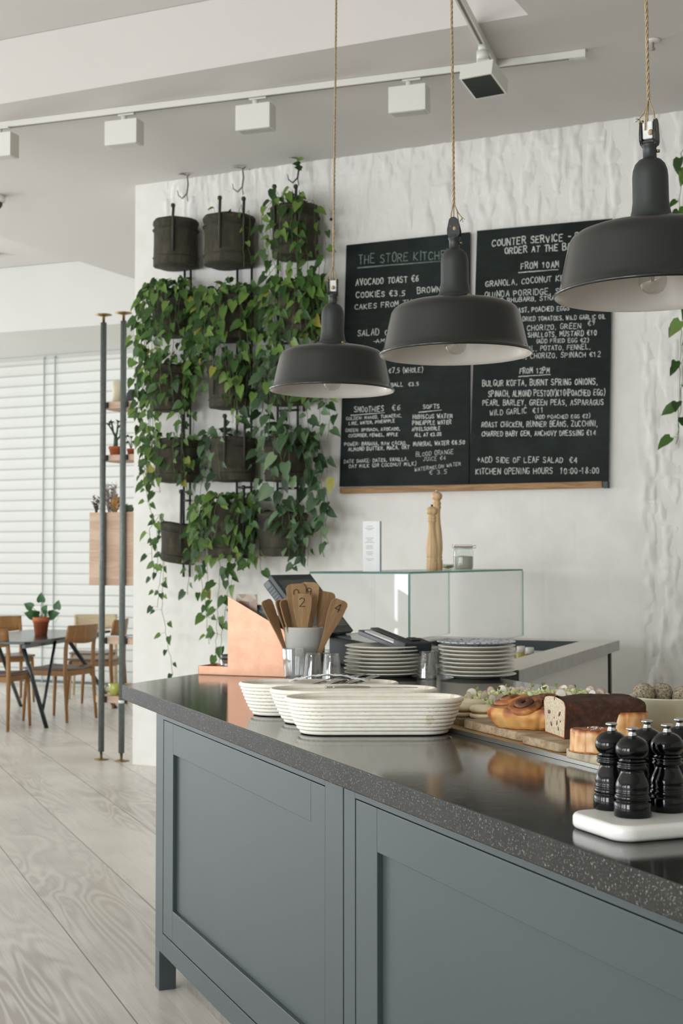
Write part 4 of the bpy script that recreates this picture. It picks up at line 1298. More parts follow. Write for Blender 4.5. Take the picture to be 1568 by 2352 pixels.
# --- plates
m_plate = mat('cream_stoneware', (240, 235, 222), .3, coat=.2, var=(5, .04))
m_rim = mat('worn_rim', (120, 106, 88), .5)
def m_dots_():
    t = NT('blue_speckled_plate')
    v = t.co('Object')
    vo = t.new('ShaderNodeTexVoronoi'); vo.inputs['Scale'].default_value = 70; t.link(v, vo.inputs['Vector'])
    d = t.math('LESS_THAN', vo.outputs['Distance'], .33)
    c = t.mix(t.math('MULTIPLY', d, .8), L((214, 216, 220)), L((96, 112, 156)))
    t.link(c, t.p.inputs['Base Color']); t.p.inputs['Roughness'].default_value = .25
    return t.m
m_dots = m_dots_()
def plate_mb(R):
    return MB().lathe([(0, .0035), (R * .55, .0035), (R * .60, .0045), (R * .68, .0085), (R * .95, .0150), (R - .002, .0168), (R, .0152), (R - .001, .0130), (R * .95, .0112), (R * .70, .0045), (R * .62, .0), (R * .55, 0), (R * .53, .001), (0, .001)], 56)
pm = plate_mb(1.0)
def plate_stack(px, py, R, n, step, word, extra_top=None, jit=.004):
    c = on_ct(px, py)
    me = None
    for i in range(n):
        sc = R * random.uniform(.975, 1.01)
        z = CT + EPS + i * step
        g = 'plates in the ' + word
        if i == n - 1 and extra_top:
            o = plate_mb(R * 1.03).build('plate', extra_top); lb = 'blue speckled plate on top of the ' + word
        else:
            if me is None:
                o = plate_mb(R).build('plate', m_plate); me = o
            else:
                o = me.copy(); COL.objects.link(o); k = sc / R; o.scale = (k, k, 1)
            o.rotation_euler = (random.uniform(-.006, .006), random.uniform(-.006, .006), random.uniform(0, 6))
            if i == n - 1: lb = 'plain cream plate on top of the ' + word
            elif i == 0: lb = 'cream plate at the very bottom of the ' + word
            else: lb = 'cream plate inside the ' + word
        o.location = (c.x + random.uniform(-jit, jit), c.y + random.uniform(-jit, jit), z)
        tag(o, lb, 'plate', g)
random.seed(21)
plate_stack(886, 1552, .151, 8, .0138, 'lower plate stack beside the upturned glasses')
plate_stack(1095, 1556, .139, 9, .0145, 'taller plate stack behind the salad', m_dots)

# --- grey pot with wooden table spoons
m_pot = mat('grey_concrete_pot', (186, 184, 178), .7, var=(9, .05), bump=(120, .08, .001))
pp = on_ct(697, 1560) + Vector((0, .05, 0))
pot = thing('utensil_pot', 'grey concrete pot holding numbered wooden paddles', 'pot', (pp.x, pp.y, CT + EPS))
MB().lathe([(0, 0), (.053, 0), (.056, .004), (.066, .112), (.0685, .116), (.0705, .178), (.0705, .182), (.0695, .184), (.0655, .184), (.0640, .178), (.062, .12), (.050, .01), (0, .01)], 56).build('pot_body', m_pot, pot)
m_pad = wood('beech_paddle', (150, 116, 80), (188, 154, 114), .65, axis=2, scale=3, ring=3)
m_ink = mat('black_ink', (38, 34, 30), .8)
def paddle(dx, dy, lean, leandir, yaw, ln, w, label, num=None, curve=.0):
    o = thing('wooden_paddle', label, 'wooden spoon', pp + Vector((dx, dy, CT + EPS + .014 - CT)), 0, 'numbered wooden paddles in the grey pot')
    o.location = (pp.x + dx, pp.y + dy, CT + .016)
    R = Matrix.Rotation(leandir, 3, 'Z') @ Matrix.Rotation(lean, 3, 'Y') @ Matrix.Rotation(-leandir + yaw, 3, 'Z')
    o.rotation_euler = R.to_euler()
    prof = [(0, .006), (.05, .007), (ln * .40, .0095), (ln * .54, .014), (ln * .68, w * .42), (ln * .82, w * .56), (ln * .95, w * .60), (ln * .985, w * .50), (ln, w * .30)]
    mb = MB(); vs = []
    for z, h in prof:
        y = curve * (z / ln) ** 2
        vs += [(-h, y - .0025, z), (h, y - .0025, z), (h, y + .0025, z), (-h, y + .0025, z)]
    n = len(prof)
    fs = [(3, 2, 1, 0), (4 * n - 4, 4 * n - 3, 4 * n - 2, 4 * n - 1)]
    for i in range(n - 1):
        for j in range(4):
            fs.append((4 * i + j, 4 * i + (j + 1) % 4, 4 * i + 4 + (j + 1) % 4, 4 * i + 4 + j))
    mb.add(vs, fs)
    mb.build('blade', m_pad, o, bevel=.0012)
    if num:
        nm = MB(); z0 = ln * .86; s_ = .0052
        for st in GL[num].split('|'):
            P = [tuple(float(c) for c in q.split(',')) for q in st.split()]
            for (a0, b0), (a1, b1) in zip(P, P[1:]):
                yb = curve * ((z0) / ln) ** 2 - .0028
                nm.tube([((a0 - 2) * s_, curve * ((z0 + b0 * s_) / ln) ** 2 - .0028, z0 + (b0 - 3) * s_ + .01), ((a1 - 2) * s_, curve * ((z0 + b1 * s_) / ln) ** 2 - .0028, z0 + (b1 - 3) * s_ + .01)], .0013, 5)
        nm.build('number', m_ink, o)
    return o
paddle(.0, -.050, -.02, 0, .05, .290, .058, 'wooden paddle marked two, facing the viewer', '2', -.008)
paddle(.026, -.040, .38, -.2, .25, .290, .052, 'wooden paddle marked four, leaning out over the pot rim', '4', -.01)
paddle(-.012, -.010, -.06, 0, .15, .325, .060, 'wooden paddle marked zero, tallest on the leafy side', '0', -.012)
paddle(.014, .005, .02, 0, -.1, .330, .060, 'wooden paddle marked nine, tallest of the bunch', '9', -.012)
paddle(.030, .020, .18, .2, .2, .300, .055, 'unmarked wooden paddle behind the one marked four', None, -.01)
paddle(-.022, -.030, -.16, 0, 1.1, .270, .050, 'wooden paddle seen nearly edge-on, next to the one marked two', None, .01)
paddle(-.030, .000, -.20, 0, 1.25, .272, .050, 'wooden paddle seen edge-on, second from the outer one', None, .012)
paddle(-.036, -.016, -.34, .1, .9, .285, .050, 'outermost wooden paddle, leaning toward the copper stand', None, .01)
paddle(-.020, .030, -.22, 0, -.2, .275, .050, 'darker paddle half hidden behind the leaning ones', None, 0)

# --- copper stand
def m_cop_():
    t = NT('brushed_copper')
    v = t.co('Object')
    n = t.noise(v, 16, 5, .6); n2 = t.noise(v, 120, 2)
    c = t.ramp(n, [(.3, L((204, 152, 124))), (.7, L((220, 172, 144)))])
    c = t.mix(t.math('MULTIPLY', t.math('GREATER_THAN', n2, .69), .4), c, L((196, 130, 96)))
    t.link(c, t.p.inputs['Base Color']); t.p.inputs['Metallic'].default_value = .5; t.p.inputs['Roughness'].default_value = .48
    t.bump(n, .04, .002)
    return t.m
m_cop = m_cop_()
c0 = at_z(455, 1549.5, CT); c1 = at_z(633, 1555, CT)
crz = math.atan2(c1.y - c0.y, c1.x - c0.x)
cs = thing('copper_stand', 'copper leaflet stand with a sloping side and low tray, on the worktop', 'stand', (c0.x, c0.y, CT + EPS), crz)
def cu(px): # local x of a pixel on the front plane
    d = ray(px, 1500); dx, dy = d[0], d[1]
    ex, ey = math.cos(crz), math.sin(crz)
    # c0 + e*s = k*(dx,dy)
    det = ex * (-dy) - ey * (-dx)
    s_ = ((-c0.x) * (-dy) - (-c0.y) * (-dx)) / det
    return s_
xa = cu(523); xb = cu(700); xt = cu(653)
hA = .292; hB = .17
hEnd = hA + (hB - hA) * (xb - xa) / (xt - xa)
CTH = .0025
m = MB()
m.box(0, 0, 0, xb, CTH, .032); m.box(0, .15, 0, xb, .15 + CTH, .032); m.box(0, 0, 0, CTH, .15, .032); m.box(xb - CTH, 0, 0, xb, .15, .032); m.box(0, 0, 0, xb, .15, .003)
m.build('tray', m_cop, cs)
for y, nm in ((-.0005, 'side_panel'), (.145, 'side_panel')):
    mm = MB()
    poly = [(xa, .001), (xb, .001), (xb, hEnd), (xa, hA)]
    vs = [(x, y - .001, z) for x, z in poly] + [(x, y + CTH, z) for x, z in poly]
    mm.add(vs, [(0, 1, 2, 3), (7, 6, 5, 4), (0, 4, 5, 1), (1, 5, 6, 2), (2, 6, 7, 3), (3, 7, 4, 0)])
    mm.build(nm, m_cop, cs, bevel=.0006)
MB().box(xa, 0, .003, xa + CTH, .145, hA - .1).build('back_plate', m_cop, cs)
for k, (f, h_, lb, cc) in enumerate(((.015, .315, 'postcard with a brown interior photo, tallest in the copper stand', ((120, 92, 74), (176, 160, 140))), (.075, .275, 'pale printed card with a dark green top edge in the copper stand', ((58, 86, 78), (168, 172, 172))), (.125, .225, 'black leaflet lowest in the copper stand', ((36, 38, 38), (70, 68, 62))))):
    x = xa + f * 1.0
    t = NT('printed_card')
    v = t.co('Object')
    vo = t.new('ShaderNodeTexVoronoi'); vo.inputs['Scale'].default_value = 34; t.link(v, vo.inputs['Vector'])
    t.link(t.ramp(vo.outputs['Color'], [(.1, L(cc[0])), (.5, L(cc[1])), (.9, L(cc[0]))]), t.p.inputs['Base Color']); t.p.inputs['Roughness'].default_value = .4
    o = MB().box(0, .0, 0, .085, .0022, h_ - .02, Matrix.Rotation(.0, 4, 'Y')).build('leaflet', t.m)
    pos = Vector((c0.x, c0.y, 0)) + Matrix.Rotation(crz, 3, 'Z') @ Vector((x + .004, .03 + .02 * k, 0))
    o.location = (pos.x, pos.y, CT + .004 + EPS); o.rotation_euler = (0, 0, crz)
    tag(o, lb, 'leaflet', 'cards in the copper stand')
jp = Vector((c0.x, c0.y, 0)) + Matrix.Rotation(crz, 3, 'Z') @ Vector((cu(510), .070, 0))
j = thing('amber_jar', 'small amber glass jar with a black lid standing on the copper tray', 'jar', (jp.x, jp.y, CT + .0045), 0)
m_amb = mat('amber_glass', (72, 42, 22), .08, spec=.7, coat=.5)
MB().lathe([(0, 0), (.033, 0), (.036, .004), (.036, .048), (.033, .052)], 36).build('jar_body', m_amb, j)
MB().lathe([(0, .050), (.0345, .050), (.036, .052), (.036, .066), (.0345, .068), (0, .068)], 36).build('lid', mat('black_lid', (34, 36, 34), .35), j)

# --- till screen, drawer unit and card reader (dark, behind)
m_dev = mat('dark_device_plastic', (42, 48, 50), .38)
m_dev2 = mat('grey_device_side', (98, 104, 110), .4)
m_scr = mat('switched_off_screen', (92, 98, 94), .25, spec=.5)
A0 = Vector(at_y(622, 1320, 5.70)); A1 = Vector(at_y(713, 1320, 6.03)); A1.z = A0.z
ac = (A1 - A0).normalized(); ln_ = (A1 - A0).length
dn = Vector((ac.y, -ac.x, 0)) * .20 + Vector((0, 0, -.235)); dl = dn.length; dn.normalize()
nn_ = ac.cross(dn).normalized()
if nn_.z < 0: nn_ = -nn_
R = Matrix((ac, -dn, nn_)).transposed()
ti = thing('till_screen', 'dark touch-screen till leaning back, vents along its thick side', 'screen', A0, 0)
ti.rotation_euler = R.to_euler()
MB().box(0, -dl, -.020, ln_, 0, 0).build('bezel', m_dev, ti, bevel=.003)
MB().box(.022, -dl + .03, -.0005, ln_ - .022, -.03, .0012).build('display', m_scr, ti)
MB().box(-.002, -dl + .01, -.055, ln_, -.006, -.020).build('rear_housing', m_dev2, ti, bevel=.006)
vt = MB()
for i in range(16):
    vt.box(-.0035, -.035 - i * .0135 - .006, -.052, .001, -.035 - i * .0135, -.026)
vt.build('vent', m_dev, ti)
# its foot
ft = A0 + ac * (ln_ * .5) + dn * (dl * .6)
MB().box(-.05, -.06, -(ft.z - CT) + .004, .05, .06, -.03).build('dummy', m_dev) if False else None
foot = MB()
ftb = thing('till_stand', 'black foot of the till screen on the counter', 'stand', (ft.x, ft.y, CT + EPS), 0)
foot.tube([(0, 0, .012), (0, 0, ft.z - CT - .05)], .03, 16)
foot.build('stand_column', m_dev, ftb)
MB().lathe([(0, 0), (.09, 0), (.09, .008), (.03, .014), (0, .014)], 32).build('stand_base', m_dev, ftb)
# low unit: sloping pale glass lid
q0 = at_z(747, 1528, CT); 
dw = thing('drawer_unit', 'low dark counter unit with a pale sloping top, beside the grey pot', 'cash drawer', (q0.x + .015, q0.y + .02, CT + EPS), math.radians(-24))
def wedge(x0, y0, x1, y1, zA, zB, z0=0):
    return [(x0, y0, z0), (x1, y0, z0), (x1, y1, z0), (x0, y1, z0), (x0, y0, zA), (x1, y0, zB), (x1, y1, zB), (x0, y1, zA)]
WF = [(0, 3, 2, 1), (4, 5, 6, 7), (0, 1, 5, 4), (1, 2, 6, 5), (2, 3, 7, 6), (3, 0, 4, 7)]
MB().add(wedge(0, 0, .38, .42, .118, .050), WF).build('drawer_case', m_dev, dw, bevel=.004)
tz = lambda x: .118 + (.050 - .118) * x / .38
MB().add(wedge(.02, .02, .30, .40, tz(.02) + .0025, tz(.30) + .0025, .05), WF).build('glass_lid', mat('pale_lid', (150, 158, 158), .12, coat=.5), dw)
# card imprinter lying on it
ci = thing('card_reader', 'black card machine lying aslant on the pale-topped unit', 'card reader', (0, 0, 0), 0)
ea = Vector(at_y(846, 1452, 5.42)); eb = Vector(at_y(940, 1490, 5.18))
ax = (eb - ea).normalized(); up_ = Vector((0, 0, 1)); ay = up_.cross(ax).normalized(); az = ax.cross(ay)
ci.location = ea; ci.rotation_euler = Matrix((ax, ay, az)).transposed().to_euler()
LN = (eb - ea).length
MB().box(-.02, -.035, -.012, LN + .02, .055, .006).build('reader_base', m_dev, ci, bevel=.003)
MB().box(LN - .045, -.045, -.012, LN + .035, .075, .030).build('reader_head', m_dev, ci, bevel=.006)
MB().box(-.01, .012, .006, LN - .05, .050, .016).build('cover', m_dev, ci, bevel=.003)
MB().box(.02, -.03, .0065, LN - .06, .000, .012).build('paper_strip', m_paper, ci)
MB().box(LN - .03, .0, .030, LN + .01, .04, .036).build('button', m_blk, ci, bevel=.004)
# ------------------------------------------------------------------ food
ZT = CT + .010     # top of the tray
m_tray = wood('tray_wood', (166, 134, 92), (196, 166, 124), .5, axis=1, scale=1)
m_bd = wood('chopping_board', (140, 118, 92), (184, 164, 134), .65, axis=0, scale=1.6, ring=6)
m_bdd = wood('dark_board', (104, 86, 62), (138, 116, 86), .65, axis=0, scale=1.6, ring=6)
m_bdp = wood('pale_board', (176, 158, 128), (204, 190, 164), .6, axis=0, scale=1.6, ring=5)
m_trim = mat('steel_trim', (150, 148, 142), .3, metal=.9)
# local frame of the island: x across, y = -s
ty = thing('serving_tray', 'thin steel-edged wooden tray under the boards of cakes', 'tray', S(0, 0, CT + EPS), SRZ)
ts0, ts1, tt0, tt1 = 1.50, 3.0, .452, .92
MB().box(tt0, -ts1, 0, tt1, -ts0, .0075).build('tray_base', m_tray, ty)
rim = MB()
rim.box(tt0 - .003, -ts1, 0, tt0 + .0005, -ts0, .0105); rim.box(tt1, -ts1, 0, tt1 + .003, -ts0, .0105); rim.box(tt0 - .003, -ts0, 0, tt1 + .003, -ts0 + .003, .0105); rim.box(tt0 - .003, -ts1 - .003, 0, tt1 + .003, -ts1, .0105)
rim.build('metal_rim', m_trim, ty)
def board_(label, s0, s1, t0, t1, m, z=CT + .0085, h=.021, r=.018, rot=0.0):
    c = S((s0 + s1) / 2, (t0 + t1) / 2, z)
    a, b = (t1 - t0) / 2, (s1 - s0) / 2
    o = MB().prism(rrect(-a, -b, a, b, r), 0, h, smooth=True).build('chopping_board', m, loc=c, rz=SRZ + rot, bevel=.004)
    return tag(o, label, 'board', 'wooden boards under the cakes')
board_('greyed wooden board carrying the swirled bun', 1.625, 1.925, .485, .80, m_bd)
board_('narrow grey wooden board under the cut loaf', 1.950, 2.125, .470, .80, m_bd, h=.020)
board_('pale wooden board under the small glazed cakes', 2.185, 2.60, .445, .80, m_bdp, h=.021)
board_('dark wooden board under the sandwich biscuits, behind the bun', 1.425, 1.615, .50, .74, m_bdd, z=CT + EPS, h=.026)

# swirled bun: a mound with three coiled lobes, browner on the ridges
def bun():
    o = thing('brioche_bun', 'large golden swirled bun with dark toasted coils', 'bread', S(1.83, .575, CT + .0305), SRZ)
    o.scale = (.95, .95, .76)
    N, Mm = 200, 72
    cent = [(-.052, -.062, .047, 1), (-.035, .052, .047, -1), (.055, .0, .045, 1)]
    vs = []; tone = []
    for j in range(Mm + 1):
        f = j / Mm
        for i in range(N):
            a = 2 * PI * i / N
            lob = 1 + .07 * math.cos(3 * (a - .9)) + .035 * noise.noise(Vector((math.cos(a) * 2, math.sin(a) * 2, 1)))
            if f < .62:            # side, from the bottom up
                q = f / .62
                rr = .080 + .030 * math.sin(PI * (q * .62 + .08))
                rr *= lob; z = .062 * q ** .9
            else:
                q = (f - .62) / .38
                rr = lob * .1035 * (1 - q) ** .85
                z = .062 + .008 * math.sin(PI / 2 * q)
            x, y = rr * math.cos(a), rr * math.sin(a) * 1.05
            tn = .35 + .3 * f
            h = 0
            for cx, cy, cr, sg in cent:
                dx, dy = x - cx, y - cy
                dd = math.hypot(dx, dy)
                if dd < cr * 1.5:
                    th = math.atan2(dy, dx)
                    wv = math.cos(sg * th + dd / cr * 2 * PI * 1.35)
                    wv = math.copysign(abs(wv) ** .6, wv)
                    k = max(0, 1 - (dd / (cr * 1.5)) ** 3)
                    up = min(1, max(0, (z - .030) / .03))
                    h += k * up * (.0030 * wv + .002 * (1 - dd / (cr * 1.5)))
                    tn += k * up * (.24 * wv + .10)
            tn += .42 * noise.noise(Vector((x * 26, y * 26, z * 22))) + .2 * noise.noise(Vector((x * 70, y * 70, z * 60)))
            h += .0022 * noise.noise(Vector((x * 40, y * 40, z * 30)))
            cren = -.006 * abs(math.sin(a * 7 + 3 * noise.noise(Vector((x * 9, y * 9, 5))))) ** 6 * (1 - f)
            k2 = 1 + (h * .3 + cren) / .1
            vs.append((x * k2, y * k2, max(0, z + h)))
            tone.append(tn - .25 * (1 - f) + (.25 if z < .008 else 0))
    fs = [(j * N + i, j * N + (i + 1) % N, (j + 1) * N + (i + 1) % N, (j + 1) * N + i) for j in range(Mm) for i in range(N)]
    mb = MB().add(vs, fs, True)
    mb.f.append(tuple(reversed(range(N)))); mb.s.append(False); mb.m.append(0)
    t = NT('toasted_crust')
    at = t.new('ShaderNodeAttribute', attribute_name='toast')
    c = t.ramp(at.outputs['Fac'], [(.05, L((222, 176, 110))), (.32, L((206, 144, 80))), (.55, L((166, 98, 48))), (.82, L((84, 44, 22)))])
    t.link(c, t.p.inputs['Base Color']); t.p.inputs['Roughness'].default_value = .52; t.p.inputs['Coat Weight'].default_value = .08
    t.bump(t.noise(t.co(), 60, 5), .25, .002)
    b = mb.build('crust', t.m, o)
    a_ = b.data.attributes.new('toast', 'FLOAT', 'POINT'); a_.data.foreach_set('value', tone)
    # the rolled coils
    for q, (cx, cy, cz, R0, tx, tyy, sg, tn0) in enumerate(((-.050, -.048, .078, .047, -.42, .18, 1, .62), (-.046, .048, .080, .045, -.32, -.15, -1, .50), (.036, -.002, .086, .048, .0, .05, 1, .55))):
        M_ = Matrix.Translation((cx, cy, cz)) @ Euler((tyy, tx, 0)).to_matrix().to_4x4()
        pts = []; rr = []
        n = 90; turns = 2.15
        for i in range(n):
            f = i / (n - 1)
            a = sg * 2 * PI * turns * f + q * 1.9
            r_ = R0 * (1 - .86 * f) * (1 + .06 * math.sin(a * 2 + q))
            pts.append(M_ @ Vector((r_ * math.cos(a), r_ * math.sin(a), -.016 + .022 * f ** .7 + .0025 * noise.noise(Vector((f * 9, q, 1))))))
            rr.append((.0128 - .0040 * f) * (1 if f > .08 else .35 + 8 * f) * (1 + .12 * noise.noise(Vector((f * 14, q, 4)))))
        cm = MB().tube(pts, rr, 12)
        tv = []
        for i, p in enumerate(cm.v):
            up_ = (M_.inverted() @ Vector(p)).z
            tv.append(tn0 - .12 + 12 * (up_ + .004) + .38 * noise.noise(Vector(p) * 34) + .18 * noise.noise(Vector(p) * 90) + .20 * (i / len(cm.v)))
        c_ = cm.build('coil', t.m, o)
        a_ = c_.data.attributes.new('toast', 'FLOAT', 'POINT'); a_.data.foreach_set('value', tv)
    return o
bun()

# loaf cake with a cut face
def loaf():
    fr_ = at_z(1302, 1698, CT + .0305); bk_ = at_z(1246, 1678, CT + .0305)
    dirw = (fr_ - bk_).normalized()             # along the cut face, towards the viewer
    ax_ = Vector((-dirw.y, dirw.x, 0))          # along the loaf
    if ax_.x < 0: ax_ = -ax_
    W_ = (fr_ - bk_).length * .90; Hh = .087; LL = .19
    mid = (fr_ + bk_) / 2
    o = thing('loaf_cake', 'dark brown loaf cake with its speckled pale inside showing at the cut', 'cake', (mid.x, mid.y, CT + .0290), math.atan2(ax_.y, ax_.x))
    # cross-section (y, z): slightly tapered sides, domed cracked top
    sec = []
    nS = 48
    w0, w1 = W_ * .44, W_ * .5
    pts = [(-w0, .0), (-w1, .070)]
    for i in range(1, 16):
        q = i / 16; pts.append((-w1 + 2 * w1 * q, .072 + (Hh - .072) * math.sin(PI * q) ** .35))
    pts += [(w1, .070), (w0, .0)]
    # resample outline densely
    out = []
    for a, b in zip(pts, pts[1:] + pts[:1]):
        k = max(1, int(math.hypot(b[0] - a[0], b[1] - a[1]) / .004))
        for i in range(k): out.append((a[0] + (b[0] - a[0]) * i / k, a[1] + (b[1] - a[1]) * i / k))
    n = len(out); NX = 60
    vs = []
    for i in range(NX + 1):
        f = i / NX; x = f * LL
        k = 1 - .05 * max(0, (f - .9) / .1) ** 2
        for y, z in out:
            d = .0018 * noise.noise(Vector((x * 60, y * 60, z * 60))) + .0025 * noise.noise(Vector((x * 18, y * 18, z * 18)))
            zz = z + (d if z > .004 else 0)
            if z > .074: zz += .006 * noise.noise(Vector((x * 14, y * 25, 2))) - .004 * (f > .9) * (f - .9) / .1
            vs.append((x, y * k * (1 + d * 6), zz))
    fs = [(i * n + j, i * n + (j + 1) % n, (i + 1) * n + (j + 1) % n, (i + 1) * n + j) for i in range(NX) for j in range(n)]
    mb = MB().add(vs, fs, True)
    b0 = NX * n
    mb.f.append(tuple(b0 + j for j in reversed(range(n)))); mb.s.append(False); mb.m.append(0)
    t = NT('cake_crust')
    v = t.co()
    c = t.ramp(t.noise(v, 60, 6, .7), [(.35, L((46, 26, 16))), (.62, L((84, 50, 30))), (.8, L((120, 76, 44)))])
    t.link(c, t.p.inputs['Base Color']); t.p.inputs['Roughness'].default_value = .75; t.bump(t.noise(v, 220, 4, .7), .9, .003)
    mb.build('crust', t.m, o)
    t = NT('cake_crumb')
    v = t.co()
    n1 = t.noise(v, 160, 5, .7)
    c = t.ramp(n1, [(.32, L((176, 156, 128))), (.55, L((216, 202, 176))), (.8, L((226, 214, 190)))])
    sp = t.noise(v, 300, 2)
    c = t.mix(t.math('MULTIPLY', t.math('GREATER_THAN', sp, .68), .6), c, L((120, 92, 66)))
    t.link(c, t.p.inputs['Base Color']); t.p.inputs['Roughness'].default_value = .9; t.bump(n1, .8, .003)
    cf = MB()
    ins = [(y * .955, .003 + z * .965) for y, z in out]
    cf.add([(-.0006, y, z) for y, z in ins], [tuple(range(n))])
    # crust ring between outline and crumb
    mc = MB(); vo = [(0, y, z) for y, z in out] + [(-.0006, y, z) for y, z in ins]
    mc.add(vo, [(j, (j + 1) % n, n + (j + 1) % n, n + j) for j in range(n)])
    mc.build('crust_rim', mat('toasted_edge', (158, 92, 48), .7, bump=(200, .3, .001)), o)
    cr = cf.build('crumb', t.m, o)
    fm = mat('fruit_piece', (112, 76, 64), .6)
    for y, z, a, l in ((-.040, .052, .9, .012), (-.020, .030, .3, .009), (-.030, .018, -.4, .008), (.038, .050, 1.4, .014), (.022, .024, -.8, .010), (-.004, .084, .2, .008), (.0, .040, .1, .004), (-.046, .036, 1.2, .006)):
        M_ = Matrix.Translation((-.0012, y * .9, z)) @ Matrix.Rotation(a, 4, 'X')
        MB().lathe([(0, -l * .45), (l * .18, -l * .25), (l * .22, 0), (l * .16, l * .3), (0, l * .5)], 10, M=M_ @ Matrix.Diagonal((.5, 1.5, 1.5, 1))).build('fruit', fm, cr)
    return o
loaf()

# small glazed folded cakes
def glazed(label, px, py, R, Hh, seed):
    c = at_z(px, py, CT + .0300)
    o = thing('glazed_cake', label, 'cake', (c.x, c.y + R * .85, CT + .0300), seed * 1.1, 'small glazed cakes on the boards')
    N = 96; prof = [(0.0, 0), (.9, 0), (1.0, .03), (.985, .3), (.975, .7), (.97, .93), (.93, 1.0), (.8, 1.0), (.6, .96), (.35, .98), (.15, .95), (0, .93)]
    rr = []
    for (a, b), (c_, d) in zip(prof, prof[1:]):
        for i in range(4): rr.append((a + (c_ - a) * i / 4, b + (d - b) * i / 4))
    rr.append(prof[-1])
    vs = []; tone = []
    nl = 8
    ph = [noise.noise(Vector((i * 3.1, seed, 0))) * .25 for i in range(nl)]
    for r, z in rr:
        for i in range(N):
            a = 2 * PI * i / N
            s_ = (a / (2 * PI) * nl) % nl; k = int(s_); g = s_ - k
            g = (g + ph[k] * math.sin(PI * g)) 
            fl = 1 - .055 * (1 - abs(math.sin(PI * g)) ** .45)
            d = .02 * noise.noise(Vector((math.cos(a) * 3, math.sin(a) * 3, z * 2 + seed)))
            top = max(0, z - .9) * 10
            sw = math.cos(a * 1 + r * 16 + seed) * top * (.04 if r > .1 else 0)
            vs.append((R * r * (fl + d) * math.cos(a), R * r * (fl + d) * math.sin(a), Hh * (z + sw * .9 + (.05 * noise.noise(Vector((math.cos(a) * 2, math.sin(a) * 2, seed * 2.0))) if z > .5 else 0))))
            n_ = noise.noise(Vector((math.cos(a) * r * 4, math.sin(a) * r * 4, z * 3 + seed)))
            tone.append((.22 + .55 * max(0, z - .82) / .18 + .3 * max(0, .14 - z) / .14 + .38 * n_ + (1 - fl) * .7 + sw * 3))
    n = N
    fs = [(j * N + i, j * N + (i + 1) % N, (j + 1) * N + (i + 1) % N, (j + 1) * N + i) for j in range(len(rr) - 1) for i in range(N)]
    b = MB().add(vs, fs, True)
    t = NT('glazed_pastry')
    at = t.new('ShaderNodeAttribute', attribute_name='toast')
    c2 = t.ramp(at.outputs['Fac'], [(.05, L((226, 184, 130))), (.36, L((212, 152, 88))), (.60, L((178, 104, 48))), (.90, L((112, 56, 24)))])
    t.link(c2, t.p.inputs['Base Color']); t.p.inputs['Roughness'].default_value = .45; t.p.inputs['Coat Weight'].default_value = .3; t.p.inputs['Coat Roughness'].default_value = .2
    t.bump(t.noise(t.co(), 90, 5), .3, .002)
    ob2 = b.build('pastry', t.m, o)
    a_ = ob2.data.attributes.new('toast', 'FLOAT', 'POINT'); a_.data.foreach_set('value', tone)
    # glaze puddle at the foot and sugar flakes on top
    g_ = MB(); 
    pr = []
    for i in range(40):
        a = 2 * PI * i / 40; pr.append(((R * 1.02 + .006 * noise.noise(Vector((math.cos(a) * 2, math.sin(a) * 2, seed + 4)))) * math.cos(a), (R * 1.02 + .006 * noise.noise(Vector((math.cos(a) * 2, math.sin(a) * 2, seed + 4)))) * math.sin(a)))
    g_.prism(pr, 0, .0028, smooth=True)
    g_.build('glaze', mat('caramel_glaze', (150, 80, 34), .1, coat=.8), o, bevel=.0012)
    rn = random.Random(seed); fl_ = MB()
    for i in range(26):
        x = rn.gauss(.004, .012); y = rn.gauss(-.004, .009)
        z = Hh * 1.0 + .001
        s_ = rn.uniform(.001, .0026)
        M_ = Matrix.Translation((x, y, z)) @ Euler((rn.uniform(-.5, .5), rn.uniform(-.5, .5), rn.uniform(0, 6))).to_matrix().to_4x4()
        fl_.box(-s_, -s_ * .6, 0, s_, s_ * .6, .0009, M_)
    tag(fl_.build('salt_flakes', mat('white_flakes', (235, 230, 222), .5), o), kind='stuff')
    return o
glazed('small glazed cake on the pale board, nearer the pepper mills', 1372, 1732, .050, .046, 1)
glazed('small glazed cake behind the mills, against the end of the dark loaf', 1444, 1694, .0555, .054, 2)

# sandwich biscuits
m_bis = mat('pale_biscuit', (244, 230, 196), .7, var=(60, .06), bump=(150, .2, .001))
m_fil = mat('biscuit_filling', (150, 108, 70), .6)
def biscuit(label, px, py, r=.030, z=CT + .0275, first=None):
    c = at_z(px, py, z)
    if first is not None:
        return dup(first, (c.x, c.y + r * .6, z), random.uniform(0, 3), label)
    o = thing('sandwich_biscuit', label, 'biscuit', (c.x, c.y + r * .6, z), 0, 'sandwich biscuits on the dark board')
    MB().lathe([(0, 0), (r * .9, 0), (r, .005), (r * .97, .010), (r * .85, .011), (0, .011)], 32).build('lower_shell', m_bis, o)
    MB().lathe([(0, .0112), (r * .86, .0112), (r * .88, .0135), (r * .86, .0155), (0, .0155)], 32).build('filling', m_fil, o)
    MB().lathe([(0, .0158), (r * .9, .0158), (r, .019), (r * .98, .025), (r * .75, .031), (0, .033)], 32).build('upper_shell', m_bis, o)
    return o
b1 = biscuit('pale sandwich biscuit showing beside the front basket rim', 1063, 1646)
biscuit('pale sandwich biscuit tucked against the swirled bun', 1107, 1650, first=b1)
biscuit('pale sandwich biscuit behind the two others', 1088, 1636, first=b1)

